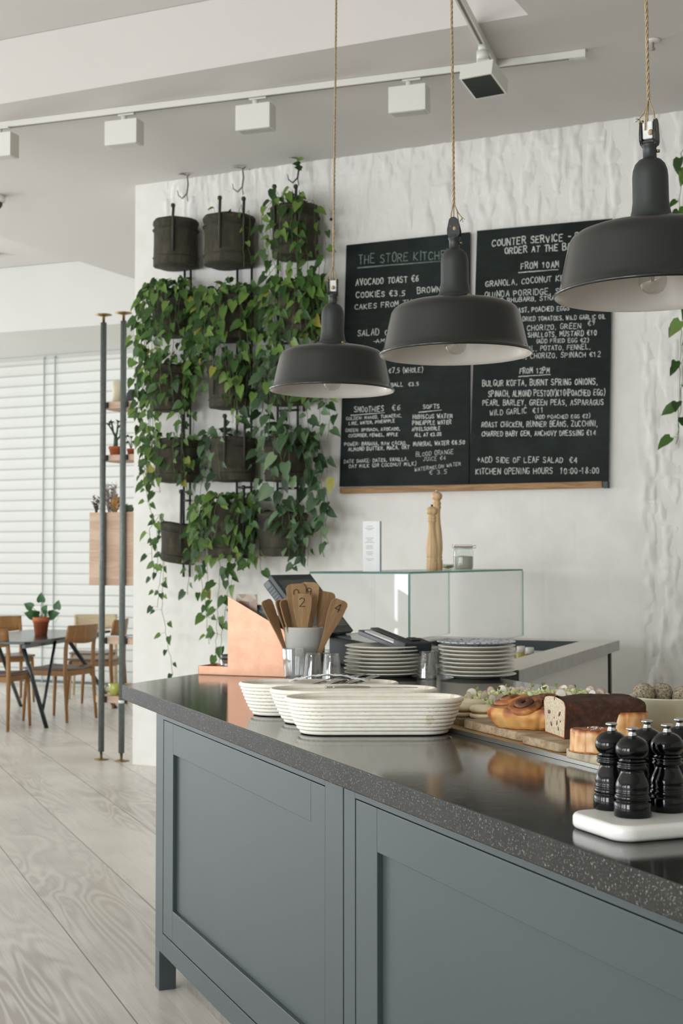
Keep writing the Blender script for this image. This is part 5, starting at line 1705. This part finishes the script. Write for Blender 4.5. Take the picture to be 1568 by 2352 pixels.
# avocado and radish on a long board
sb = board_('long brown board heaped with green salad and radish slices', 1.245, 1.415, .575, 1.10, m_bdd, z=CT + EPS, h=.018)
m_avo = NT('crushed_avocado')
geo = m_avo.new('ShaderNodeNewGeometry')
m_avo.link(m_avo.ramp(geo.outputs['Random Per Island'], [(0, L((198, 210, 140))), (.5, L((222, 230, 168))), (1, L((238, 240, 198)))]), m_avo.p.inputs['Base Color'])
m_avo.p.inputs['Roughness'].default_value = .5; m_avo = m_avo.m
sal = MB(); rn = random.Random(4)
SB = [(0.0, .2), (1, 1)]
def sphere(mb, c, r, sx=1, sy=1, sz=1, n=8, rows=5, M=None):
    mb.lathe([(math.sin(PI * i / rows) * r, -math.cos(PI * i / rows) * r) for i in range(rows + 1)], n, M=Matrix.Translation(c) @ (M or Matrix.Identity(4)) @ Matrix.Diagonal((sx, sy, sz, 1)))
# mound footprint: s 1.00..1.62, t .79..0.97 in island coordinates, local about its centre
cS = S(1.33, .835, CT + .019)
mound = MB()
for i in range(1700):
    a = rn.uniform(-.27, .265); b = rn.uniform(-.075, .075)
    if abs(b) > .076 * math.sqrt(max(0, 1 - (a / .275) ** 4)): continue
    hgt = .038 * (1 - (b / .09) ** 2) * (1 - (a / .29) ** 4)
    z = rn.uniform(0, 1) ** .35 * hgt
    r = rn.uniform(.0035, .009)
    sphere(mound, (b, -a, z + r * .6), r, rn.uniform(.7, 1.3), rn.uniform(.7, 1.3), rn.uniform(.6, 1), 7, 4, Euler((rn.uniform(-1, 1), rn.uniform(-1, 1), 0)).to_matrix().to_4x4())
tag(mound.build('avocado_salad', m_avo, loc=cS, rz=SRZ - PI / 2), 'heap of crushed green avocado along the long brown board', 'salad', kind='stuff')
m_rad = NT('radish_slice')
v = m_rad.co('Object')
sx_ = m_rad.new('ShaderNodeVectorMath', operation='LENGTH'); m_rad.link(v, sx_.inputs[0])
m_rad.link(m_rad.ramp(sx_.outputs['Value'], [(.0, L((238, 226, 216))), (.0145, L((246, 242, 236))), (.0150, L((226, 160, 156))), (.0156, L((214, 128, 128)))]), m_rad.p.inputs['Base Color'])
m_rad.p.inputs['Roughness'].default_value = .35; m_rad.p.inputs['Subsurface Weight'].default_value = .2; m_rad.p.inputs['Subsurface Scale'].default_value = .01
m_rad = m_rad.m
rs = MB().lathe([(0, -.0005), (.0145, -.0004), (.0152, 0), (.0145, .0004), (0, .0005)], 28)
r0 = rs.build('radish_slice', m_rad)
tag(r0, 'thin radish slice standing in the crushed avocado', 'radish slice', 'radish slices in the salad')
for i in range(30):
    o = r0 if i == 0 else r0.copy()
    if i: COL.objects.link(o)
    a = -.29 + .58 * (i + .5) / 30 + rn.uniform(-.01, .01); b = rn.uniform(-.055, .055)
    hgt = .038 * (1 - (b / .09) ** 2) * (1 - (a / .33) ** 4)
    P_ = S(1.33 + b, .835 + a * .92, CT + .019 + hgt + rn.uniform(.004, .012))
    o.location = P_
    yaw = rn.uniform(-.9, .9)
    o.rotation_euler = Euler((PI / 2 + rn.uniform(-.6, .5), 0, yaw))
    k = rn.uniform(.6, 1.0); o.scale = (k, k, 1)
# cress sprigs
m_spr = mat('cress_stem', (128, 146, 72), .6)
s0_ = MB()
s0_.tube([(0, 0, 0), (.004, 0, .02), (.002, .002, .035)], .0009, 5)
leaf(s0_, (.002, .002, .034), (.6, 0, .7), (0, -1, .2), .010, .008); leaf(s0_, (.002, .002, .034), (-.7, 0, .6), (0, -1, .2), .010, .008)
sp0 = s0_.build('cress_sprig', m_spr)
tag(sp0, 'tiny green cress sprig sticking out of the salad', 'sprig', 'cress sprigs in the salad')
for i in range(14):
    o = sp0 if i == 0 else sp0.copy()
    if i: COL.objects.link(o)
    a = rn.uniform(-.28, .28); b = rn.uniform(-.05, .05)
    o.location = S(1.33 + b, .835 + a * .92, CT + .019 + .022); o.rotation_euler = (rn.uniform(-.6, .6), rn.uniform(-.7, .7), rn.uniform(0, 6))

# bowl of energy balls
m_bowl = mat('pale_green_glaze', (228, 228, 202), .28, coat=.3, var=(6, .03))
cb = at_z(1527, 1600, CT + .0095)
bp_ = S(*st_of(at_y(1527, 1620, 3.44)), 0)
bw = MB().lathe([(0, .004), (.030, 0), (.046, 0), (.050, .004), (.062, .014), (.078, .042), (.0865, .084), (.0885, .087), (.0865, .0885), (.0835, .086), (.075, .044), (.058, .018), (.03, .010), (0, .009)], 64)
bowl = bw.build('serving_bowl', m_bowl, loc=(bp_.x, bp_.y, CT + .0085))
tag(bowl, 'pale green glazed bowl heaped with rolled date balls', 'bowl')
m_ball = NT('rolled_date_ball')
v = m_ball.co()
n1 = m_ball.noise(v, 170, 5, .7)
m_ball.link(m_ball.ramp(n1, [(.36, L((104, 86, 68))), (.5, L((168, 154, 132))), (.7, L((214, 204, 184)))]), m_ball.p.inputs['Base Color'])
m_ball.p.inputs['Roughness'].default_value = .85; m_ball.bump(n1, 1.0, .004); m_ball = m_ball.m
bl0 = MB(); sphere(bl0, (0, 0, 0), .0265, n=28, rows=18)
bl0.v = [tuple(Vector(p) * (1 + .05 * noise.noise(Vector(p) * 45) + .03 * noise.noise(Vector(p) * 150))) for p in bl0.v]
b0 = bl0.build('date_ball', m_ball)
pos = [(-.054, -.012, .090, 'coated date ball at the loaf side of the bowl'), (-.006, .006, .089, 'coated date ball in the middle of the bowl'), (.040, -.020, .084, 'coated date ball at the cut-off side of the bowl'),
       (.0, .056, .080, 'coated date ball at the rear rim of the bowl'), (-.030, .042, .062, 'coated date ball deep in the bowl, rear'), (.045, .032, .070, 'coated date ball deep in the bowl, far side'), (-.02, -.045, .055, 'coated date ball deep in the bowl, near side'), (.02, -.05, .06, 'coated date ball deep in the bowl, near the mills'), (0, 0, .036, 'coated date ball at the bottom of the bowl')]
for i, (x, y, z, lb) in enumerate(pos):
    o = b0 if i == 0 else b0.copy()
    if i: COL.objects.link(o)
    o.location = (bp_.x + x, bp_.y + y, CT + .0085 + z + .004); o.rotation_euler = (i, i * 2, i * .7)
    if i >= 6:
        o.scale = (.9, .9, .9)
    tag(o, lb, 'date ball', 'date balls in the green bowl')

# marble board and black pepper mills
m_marb = mat('white_marble', (232, 230, 224), .3, var=(5, .02, (240, 239, 235)), sub=.15)
mbd = board_('x', 2.825, 2.985, .072, .52, m_marb, z=CT + EPS, h=.0245, r=.034)
mbd.name = 'marble_board'; mbd['label'] = 'thick white marble board under the black pepper mills'; mbd['category'] = 'board'; del mbd['group']
mbd.modifiers['bevel'].width = .008; mbd.modifiers['bevel'].segments = 4
m_lac = mat('black_lacquer', (8, 9, 9), .07, spec=.4)
m_chr = mat('chrome_knob', (200, 200, 198), .18, metal=1)
def mill():
    o = thing('pepper_mill', 'x', 'pepper mill', (0, 0, 0), 0, 'black pepper mills on the marble board')
    k = .0283
    body = [(0, 0), (1.0, 0), (1.03, .0012), (1.03, .024), (1.0, .0262), (.90, .0275), (.89, .0292), (.98, .0312), (1.0, .0345), (.96, .0380), (.90, .0396), (.93, .0412), (.95, .0435), (.92, .0452), (.90, .0466), (.94, .051), (.93, .056), (.86, .063), (.76, .070), (.67, .0770), (.645, .0800), (.68, .0825), (.80, .0840), (.86, .0865), (.83, .0892), (.78, .0905), (.82, .0922), (.84, .0945), (.80, .0962), (.62, .0968)]
    MB().lathe([(r * k, z) for r, z in body], 56).build('mill_body', m_lac, o)
    hd = [(.60, .0970), (.74, .0978), (.78, .0988)]
    R_ = .93
    for i in range(1, 24):
        a = -math.radians(52) + math.radians(52 + 84) * i / 24
        hd.append((R_ * math.cos(a), .1178 + .0245 * math.sin(a)))
    hd += [(.11, .1425), (0, .1426)]
    MB().lathe([(r * k, z) for r, z in hd], 56).build('mill_head', m_lac, o)
    MB().lathe([(0, .1415), (.0075, .1418), (.0062, .144), (.0050, .1480), (.0062, .1512), (.0092, .1526), (.0096, .1545), (.0085, .1562), (0, .1568)], 32).build('knob', m_chr, o)
    return o
ml = mill()
ZM = CT + .0251
mpos = [(1405, 1857, .925, 'black pepper mill at the back corner of the marble board, nearest the glazed cake'), (1453, 1874, 1.0, 'black pepper mill closest to the viewer on the marble board'),
        (1487, 1848, .98, 'black pepper mill in the back row, only its head showing between two others'), (1533, 1862, .985, 'black pepper mill beside the front one, nearer the frame edge'), (1562, 1842, .96, 'black pepper mill cut by the picture edge, in the back row')]
for i, (px, py, k, lb) in enumerate(mpos):
    p = at_z(px, py, ZM)
    o = ml if i == 0 else dup(ml)
    o.location = (p.x, p.y, ZM); o.scale = (1, 1, .875); o['label'] = lb

# ------------------------------------------------------------------ things on the glass guard and in the well
ZG = zg + .0095
mw = wood('pale_beech', (192, 156, 112), (226, 196, 154), .45, axis=2, scale=3, ring=4)
def tallmill(px, Y, s_, label, nk):
    p = at_y(px, 1310, Y)
    o = thing('wooden_pepper_mill', label, 'pepper mill', (p.x, p.y, ZG), 0, 'turned wooden mills on the glass')
    pr = [(0, 0), (.026, 0), (.027, .002), (.027, .035), (.025, .038), (.0235, .040), (.026, .044), (.0255, .050), (.0235, .053), (.0255, .057), (.0275, .075), (.0272, .10), (.0235, .135), (.0185, .165), (.0165, .195), (.0170, .212), (.0205, .218), (.0205, .222), (.0175, .226), (.0205, .230), (.0205, .236), (.0165, .240), (.0185, .246)]
    MB().lathe([(r, z * s_) for r, z in pr], 40).build('mill_body', mw, o)
    h0 = .246 * s_
    MB().lathe([(.0185, h0), (.0245, h0 + .006), (.027, h0 + .016), (.0255, h0 + .026), (.018, h0 + .034), (.006, h0 + .038), (0, h0 + .038)], 40).build('mill_head', mw, o)
    MB().lathe([(0, h0 + .037), (.005, h0 + .038), (.005, h0 + .046), (0, h0 + .048)], 16).build('knob', nk, o)
tallmill(992, 6.45, 1.03, 'shorter turned wooden pepper mill standing on the glass guard', m_iron)
tallmill(1003, 6.75, 1.36, 'taller turned wooden pepper mill standing on the glass guard', m_chr)
p = at_y(1064, 1311, 6.75)
jr = thing('clip_top_jar', 'clip-top glass jar half full of grey salt on the glass guard', 'jar', (p.x, p.y, ZG))
m_jar = NT('jar_glass')
g = m_jar.new('ShaderNodeBsdfTransparent'); g.inputs[0].default_value = (.90, .94, .92, 1)
gl = m_jar.new('ShaderNodeBsdfGlossy'); gl.inputs['Roughness'].default_value = .03
lw = m_jar.new('ShaderNodeLayerWeight'); lw.inputs[0].default_value = .5
mx = m_jar.new('ShaderNodeMixShader'); m_jar.link(m_jar.math('ADD', .06, m_jar.math('MULTIPLY', m_jar.math('POWER', lw.outputs['Facing'], 2.5), .7)), mx.inputs[0])
m_jar.link(g.outputs[0], mx.inputs[1]); m_jar.link(gl.outputs[0], mx.inputs[2]); m_jar.link(mx.outputs[0], m_jar.out.inputs[0]); m_jar = m_jar.m
MB().lathe([(0, 0), (.040, 0), (.045, .005), (.0475, .02), (.0475, .088), (.042, .104), (.041, .112)], 40).build('jar_body', m_jar, jr)
MB().lathe([(0, .004), (.038, .005), (.043, .012), (.0455, .02), (.0455, .066), (0, .070)], 36).build('salt', mat('grey_salt', (190, 184, 174), .9, bump=(300, .5, .002)), jr)
MB().lathe([(0, .122), (.035, .122), (.043, .120), (.044, .116), (.044, .1125), (0, .1125)], 36).build('lid', m_jar, jr)
MB().lathe([(.0405, .1085), (.046, .109), (.046, .113), (.0405, .1135)], 36).build('rubber_seal', mat('brick_red_rubber', (150, 84, 66), .6), jr)
wc = MB(); wc.tube([(.044 * math.cos(a), .044 * math.sin(a), .104) for a in [2 * PI * i / 24 for i in range(25)]], .0015, 6)
wc.tube([(-.046, 0, .104), (-.054, 0, .112), (-.050, 0, .124)], .0015, 6); wc.tube([(.046, 0, .104), (.060, 0, .108), (.058, 0, .118), (.044, 0, .116)], .0015, 6)
wc.build('wire_clip', m_chr, jr)
p = at_y(1028, 1310, 6.95)
oilb = MB().lathe([(0, 0), (.016, 0), (.028, .010), (.036, .030), (.034, .030), (.025, .012), (0, .005)], 28)
o = thing('oil_dish', 'small glass dish of yellow oil between the mills and the jar', 'dish', (p.x, p.y, ZG))
oilb.build('dish', m_jar, o); MB().lathe([(0, .006), (.024, .0125), (.031, .024), (0, .024)], 24).build('oil', mat('yellow_oil', (176, 158, 40), .15, coat=.5), o)
# menu stand: white printed block and a clear sleeve behind
p = at_y(855, 1314, 6.0)
o = thing('menu_stand', 'upright white printed menu card beside the wooden mills on the glass', 'menu', (p.x, p.y, ZG), -.42)
MB().box(-.042, -.004, 0, .020, .004, .212).build('card', m_paper, o)
MB().box(.0205, -.010, 0, .038, .010, .212).build('sleeve', mat('pale_sleeve', (206, 208, 208), .3), o, bevel=.001)
tl_ = MB(); rn = random.Random(8)
for z in (.19, .182, .176, .140, .134, .128, .122, .108, .102, .096, .082, .076, .070, .052, .046):
    w_ = rn.uniform(.010, .022); tl_.box(-.011 - w_, -.0046, z, -.011 + w_, -.0040, z + .0016)
tl_.build('printed_lines', mat('grey_print', (160, 160, 158), .8), o)
# bottles in the well
pz = CT - .11
for px, py, y_, lb, cc, hh in ((1196, 1500, 6.85, 'white-capped sauce bottle with yellow contents in the dark well', (188, 170, 72), .14), (1216, 1500, 6.75, 'white-capped sauce bottle with red contents in the dark well', (160, 40, 34), .14), (1175, 1500, 6.95, 'pale capped pot lowest of the bottles in the dark well', (206, 196, 160), .128)):
    p = at_y(px, py, y_)
    o = thing('sauce_bottle', lb, 'bottle', (p.x, p.y, zb + .0005), 0, 'bottles in the dark well')
    t_ = zb + .0005
    hb = .20 - .0
    MB().lathe([(0, 0), (.020, 0), (.022, .004), (.022, hh + .035), (.016, hh + .045)], 24).build('bottle_body', mat('sauce_' + str(px), cc, .3), o)
    MB().lathe([(0, hh + .074), (.018, hh + .074), (.0205, hh + .070), (.0205, hh + .044), (0, hh + .044)], 24).build('cap', mat('white_cap', (226, 224, 218), .4), o)
p = at_y(1110, 1470, 7.45)
o = MB().tube([(0, 0, 0), (0, 0, .17)], .012, 12).build('steel_tool', m_chr, loc=(p.x, p.y, zb + .0006))
tag(o, 'upright steel ladle handle standing in the dark well', 'ladle')
# ------------------------------------------------------------------ shelf on floor-standing rods by the wall end
m_rod = mat('galvanised_rod', (106, 113, 111), .45, metal=.35, var=(40, .18))
m_shelf = wood('pinkish_board', (186, 156, 134), (206, 180, 158), .55, axis=0, scale=1.2, ring=4)
UP = [-.312, -.147]
VP = -.085
sh = thing('rod_shelving', 'slim open shelving of two dark rods with pinkish wooden shelves by the wall end', 'shelf', W(0, VP, 0), -WA)
for u in UP:
    r_ = MB().tube([(u, 0, .055), (u, 0, 2.985)], .0205, 20).build('rod', m_rod, sh)
    for z0, z1, zz in ((0.0, .058, 1), (2.982, 3.04, -1)):
        d_ = MB()
        if zz == 1: d_.lathe([(0, 0), (.052, 0), (.054, .004), (.03, .008), (.010, .012), (.010, .058), (0, .058)], 24, c=(u, 0, z0))
        else: d_.lathe([(0, 0), (.010, 0), (.010, .044), (.025, .048), (.058, .056), (.056, .060), (0, .060)], 24, c=(u, 0, z0 - .0))
        d_.build('levelling_foot', m_brass, r_)
    MB().lathe([(.0205, 0), (.0225, 0), (.0225, .02), (.0205, .02)], 16, c=(u, 0, .39)).build('collar', m_porc, r_) if u == UP[1] else None
def zpix(py, px=258): return on_wall(px, py, VP)[1]
for y0, y1, ul in ((922, 937, -.352), (1044, 1058, -.352), (1464, 1480, -.30), (1600, 1616, -.375)):
    MB().box(ul, .022, zpix(y1), -.035, .26, zpix(y0)).build('shelf_board', m_shelf, sh, bevel=.002)
    for u in UP: MB().box(u + .012, .0, zpix(y1) + .004, u + .030, .024, zpix(y0) - .004).build('shelf_clamp', m_blk, sh)
bx = MB(); z0, z1 = zpix(1345), zpix(1176)
bx.box(-.435, .022, z0, -.035, .034, z1); bx.box(-.435, .25, z0, -.035, .262, z1); bx.box(-.435, .034, z0, -.423, .25, z1); bx.box(-.047, .034, z0, -.035, .25, z1); bx.box(-.423, .034, z0, -.047, .25, z0 + .012)
bx.box(-.423, .034, z1 - .03, -.047, .25, z1 - .02)
bx.build('planter_box', m_shelf, sh)
def shp(px, py_shelf, out, z): # world location on a shelf: pixel column, distance behind the rods
    u, _ = on_wall(px, py_shelf, VP - out); return W(u, VP - out, z)
# candle, cactus pots, dried plants, mugs, laptop
zt = zpix(922) + .0006
o = thing('pillar_candle', 'ivory pillar candle on the highest shelf', 'candle', shp(269, 920, .09, zt))
MB().lathe([(0, 0), (.034, 0), (.034, .150), (.031, .153), (.01, .151), (0, .151)], 28).build('wax', mat('ivory_wax', (222, 214, 190), .5, sub=.3), o)
MB().tube([(0, 0, .150), (.001, 0, .162)], .001, 5).build('wick', m_blk, o)
o = MB().lathe([(0, 0), (.034, 0), (.038, .02), (.034, .06), (.02, .082), (0, .09)], 24).build('dark_stone_ornament', mat('slate_ornament', (78, 82, 88), .6), loc=shp(302, 925, .10, zt))
tag(o, 'dark rounded stone ornament behind the candle', 'ornament')
m_terra = mat('terracotta', (182, 102, 64), .75, var=(20, .08))
m_cact = mat('cactus_green', (62, 82, 58), .6, bump=(60, .3, .004))
def pot_mb(r, h): return MB().lathe([(0, 0), (r * .72, 0), (r * .92, h * .72), (r, h * .72), (r, h), (r * .88, h), (r * .84, h * .9), (0, h * .88)], 28)
zt = zpix(1044) + .0006
o = thing('potted_cactus', 'branching dark cactus in a squat terracotta pot on the second shelf', 'cactus', shp(265, 1040, .09, zt))
pot_mb(.048, .062).build('terracotta_pot', m_terra, o)
c = MB()
c.tube([(0, 0, .05), (.002, 0, .10), (0, 0, .14)], [.017, .015, .011], 10)
for pts in ([(0, 0, .13), (-.02, 0, .17), (-.05, 0, .215)], [(0, 0, .12), (.012, 0, .17), (.016, .0, .235)], [(-.02, 0, .17), (-.022, 0, .20), (-.028, 0, .23)], [(.012, 0, .19), (.04, 0, .215), (.06, 0, .24)], [(0, 0, .1), (.03, 0, .13), (.035, 0, .16)]):
    c.tube(pts, [.009, .007, .004], 8)
c.build('stems', m_cact, o)
rn = random.Random(2)
lf = MB()
for x, z in ((-.05, .218), (-.028, .233), (.016, .238), (.06, .242), (.035, .165)):
    for k in range(4): leaf(lf, (x, 0, z - .006), (rn.uniform(-1, 1), rn.uniform(-.6, .6), rn.uniform(.1, .9)), (0, -1, .3), .026, .012)
lf.build('leaves', m_cact, o)
o = thing('potted_sprig', 'spindly green sprig in a pot at the far end of the second shelf', 'plant', shp(301, 1040, .12, zt))
pot_mb(.03, .045).build('terracotta_pot', m_terra, o)
lf = MB()
for k in range(9):
    a = rn.uniform(-1, 1); p1 = Vector((a * .05, rn.uniform(-.02, .02), .08 + rn.uniform(0, .08)))
    lf.tube([(0, 0, .04), p1 * .6 + Vector((0, 0, .02)), p1], .0015, 4); leaf(lf, p1, (a, -.3, -.2), (0, -1, .3), .03, .02)
lf.build('leaves', m_cact, o)
# dried and grey plants growing out of the box
zt = z1 - .0195
def tuft(label, px, out, n, hmin, hmax, m, seed, spread=.05, bl=False, r=.0022):
    rr = random.Random(seed)
    o = thing('dried_plant', label, 'plant', shp(px, 1176, out, zt + .0006), 0, 'plants in the wooden box')
    st_ = MB(); lv = MB()
    for k in range(n):
        a = rr.uniform(0, 6.28); h_ = rr.uniform(hmin, hmax); d_ = rr.uniform(.2, 1) * spread
        p1 = Vector((d_ * math.cos(a) * .6, d_ * math.sin(a) * .4, h_ * .6)); p2 = Vector((d_ * math.cos(a), d_ * math.sin(a) * .5, h_))
        st_.tube([(0.003 * math.cos(a), .003 * math.sin(a), 0), p1, p2], [r, r * .8, r * .4], 4)
        for q in range(3):
            b = p1.lerp(p2, q / 3); leaf(lv, b, (math.cos(a + q * 2), -.3, .5), (0, -1, .4), .028, .010 if not bl else .02)
    st_.build('stems', m, o); lv.build('leaves', m, o)
tuft('thin dark dried stalks at the open end of the wooden box', 221, .08, 10, .06, .15, mat('dry_dark', (88, 80, 62), .8), 1)
tuft('mauve-grey dried grasses between the rods', 252, .10, 30, .12, .24, mat('dry_grey', (176, 166, 160), .8), 2, .07)
tuft('ochre dried flower heads between the rods', 266, .07, 14, .05, .13, mat('dry_ochre', (176, 136, 84), .8), 3, .04, True)
tuft('green succulent rosette behind the second rod', 293, .06, 26, .03, .07, mat('succulent', (98, 122, 88), .6), 4, .05, True)
tuft('brown dried seed heads beside the mauve grasses', 262, .16, 14, .06, .16, mat('dry_brown', (112, 84, 60), .8), 5, .05, True)
# mug on the lowest shelf, laptop and papers on the one above
m_mug = mat('lime_glaze', (186, 190, 96), .3, coat=.4)
zt = zpix(1600) + .0006
def mug(label, px, out, rz_=0):
    o = thing('mug', label, 'mug', shp(px, 1598, out, zt), rz_, 'lime mugs on the lowest shelf')
    MB().lathe([(0, .003), (.026, 0), (.030, .003), (.041, .030), (.0435, .078), (.0415, .080), (.0395, .076), (.037, .032), (.026, .010), (0, .008)], 36).build('cup', m_mug, o)
    MB().tube([(-.040, 0, .062), (-.058, 0, .064), (-.068, 0, .048), (-.060, 0, .028), (-.036, 0, .022)], .005, 10).build('handle', m_mug, o)
mug('lime green mug standing between the two rods', 263, .10, .35)
mug('lime green mug half hidden by the worktop corner', 300, .12, .35)
zt = zpix(1464) + .0006
o = thing('laptop', 'thin grey laptop standing open at the end of the desk-high shelf', 'laptop', shp(300, 1462, .13, zt), -WA - 1.2)
MB().box(-.10, -.07, 0, .10, .07, .010).build('keyboard_base', mat('grey_aluminium', (150, 152, 160), .4, metal=.5), o)
MB().box(-.10, .066, .008, .10, .072, .155, Matrix.Rotation(-.12, 4, 'X')).build('lid', mat('grey_aluminium_lid', (130, 132, 142), .4, metal=.5), o)
o = MB().box(-.06, -.05, 0, .06, .05, .004).build('paper_sheet', m_paper, loc=shp(262, 1462, .09, zt), rz=-WA)
tag(o, 'flat stack of white paper on the desk-high shelf', 'paper')

# ------------------------------------------------------------------ tables and chairs beyond
m_oak = wood('oiled_oak', (140, 100, 58), (168, 126, 80), .45, axis=2, scale=1.4, ring=3)
m_oakl = wood('pale_oak', (190, 168, 136), (210, 192, 162), .5, axis=0, scale=1.4, ring=5)
m_seat = mat('dark_seat_pad', (116, 96, 80), .35, spec=.5)
m_btab = mat('black_table', (34, 44, 46), .2, spec=.5)
def chair(mw_, label, group):
    """x to the sitter's side, +y is where the seat faces"""
    o = thing('dining_chair', label, 'chair', (0, 0, 0), 0, group)
    for x in (-.205, .205):
        MB().tube([(x, .19, .43), (x * 1.04, .205, .22), (x * 1.07, .215, 0)], [.017, .016, .011], 10).build('leg', mw_, o)
        MB().tube([(x * 1.05, -.225, 0), (x, -.195, .42), (x * .99, -.20, .62), (x * .97, -.225, .79)], [.012, .019, .018, .014], 10).build('leg', mw_, o)
    ap = MB()
    ap.box(-.20, .18, .385, .20, .20, .43); ap.box(-.20, -.205, .385, .20, -.185, .43); ap.box(-.21, -.19, .385, -.19, .19, .43); ap.box(.19, -.19, .385, .21, .19, .43)
    ap.build('seat_rail', mw_, o)
    st_ = MB(); N = 10; vs = []
    for i in range(N + 1):
        for j in range(N + 1):
            x = -.225 + .45 * i / N; y = -.20 + .43 * j / N
            w_ = 1 - .08 * (1 - j / N)
            vs.append((x * w_, y, .442 - .010 * math.cos(PI * (i / N - .5)) + .004 * (2 * j / N - 1) ** 2))
    fs = [(i * (N + 1) + j, (i + 1) * (N + 1) + j, (i + 1) * (N + 1) + j + 1, i * (N + 1) + j + 1) for i in range(N) for j in range(N)]
    st_.add(vs, fs, True).build('seat', m_seat, o, solid=.018)
    bk_ = MB(); vs = []
    for i in range(13):
        x = -.215 + .43 * i / 12
        for k in range(4):
            z = .665 + .145 * k / 3
            y = -.212 - .035 * math.cos(PI * (i / 12 - .5)) - .02 * k / 3
            if k == 0: z += .02 * (abs(i - 6) / 6) ** 2 - .01
            vs.append((x, y, z))
    fs = [(i * 4 + k, (i + 1) * 4 + k, (i + 1) * 4 + k + 1, i * 4 + k + 1) for i in range(12) for k in range(3)]
    bk_.add(vs, fs, True).build('backrest', mw_, o, solid=.016)
    return o
ch = chair(m_oak, 'x', 'oak chairs around the black tables')
def cplace(o, px, py, facing, label, first=False):
    p = at_z(px, py, 0)
    if not first: o = dup(o)
    o.location = (p.x, p.y, 0); o.rotation_euler = (0, 0, facing); o['label'] = label
    return o
D2 = math.radians
cplace(ch, 137, 1652, D2(66), 'oak chair with its back toward the rod shelving, pulled up to the black table', True)
cplace(ch, -14, 1672, D2(-10), 'oak chair cut by the picture edge, nearest the viewer at the black table')
cplace(ch, 222, 1622, D2(82), 'oak chair farther back, seen behind the rods')
cplace(ch, 12, 1610, D2(208), 'oak chair on the far side of the potted plant table, cut by the frame')
ch2 = chair(m_oakl, 'pale oak chair closest to the slatted blind, behind the others', 'oak chairs around the black tables')
p = at_z(215, 1600, 0); ch2.location = (p.x, p.y, 0); ch2.rotation_euler = (0, 0, D2(186))
# black table, its long side running away from the viewer
tb0 = thing('black_table', 'black topped table on splayed black legs with the potted plant', 'table', (-2.69, 12.28, 0), D2(-10))
MB().prism(rrect(-.40, -.98, .40, 1.0, .05), .690, .712).build('tabletop', m_btab, tb0, bevel=.003)
MB().box(-.34, -.90, .655, -.31, .92, .69).build('apron', m_btab, tb0); MB().box(.31, -.90, .655, .34, .92, .69).build('apron', m_btab, tb0)
for x in (-1, 1):
    MB().tube([(x * .30, -.86, .68), (x * .427, -.66, .0)], .018, 10).build('leg', m_btab, tb0)
    MB().tube([(x * .33, .05, .68), (x * .46, .94, .0)], .018, 10).build('leg', m_btab, tb0)
    MB().tube([(x * .34, -.26, .68), (x * .405, -.695, .14)], .013, 8).build('brace', m_btab, tb0)
p = at_z(94, 1459, .7125)
o = thing('potted_plant', 'terracotta pot with a few round green leaves on the black table', 'plant', (p.x, p.y, .7126))
pot_mb(.072, .155).build('terracotta_pot', m_terra, o)
MB().lathe([(0, 0), (.062, 0), (.068, .014), (.060, .018), (0, .016)], 28).build('saucer', m_terra, o) if False else None
m_rl = mat('round_leaf', (52, 96, 50), .4)
lf = MB(); st_ = MB()
for dx, dz, sz, dr in ((.0, .285, .085, (0, -.1, 1)), (-.075, .235, .085, (-.8, 0, -.5 + .9)), (.135, .225, .080, (.2, 0, 1)), (-.05, .165, .10, (-1, -.2, .3)), (.07, .165, .10, (1, -.2, .3)), (.03, .175, .09, (.3, -.6, .3)), (-.02, .17, .08, (-.5, -.6, .2)), (.02, .21, .06, (.5, 0, .8))):
    b = Vector((dx, 0, dz)); st_.tube([(0, 0, .13), b * .5 + Vector((0, 0, .09)), b], .0025, 6, cap=False)
    leaf(lf, b, dr, (0, -1, .2), sz, sz * .9)
st_.tube([(0, 0, .14), (.10, 0, .20), (.15, 0, .15), (.12, .0, .11)], .0015, 5); st_.tube([(0, 0, .14), (-.12, 0, .18), (-.16, 0, .20)], .0012, 5)
lf.build('leaves', m_rl, o); st_.build('stems', m_vine, o)
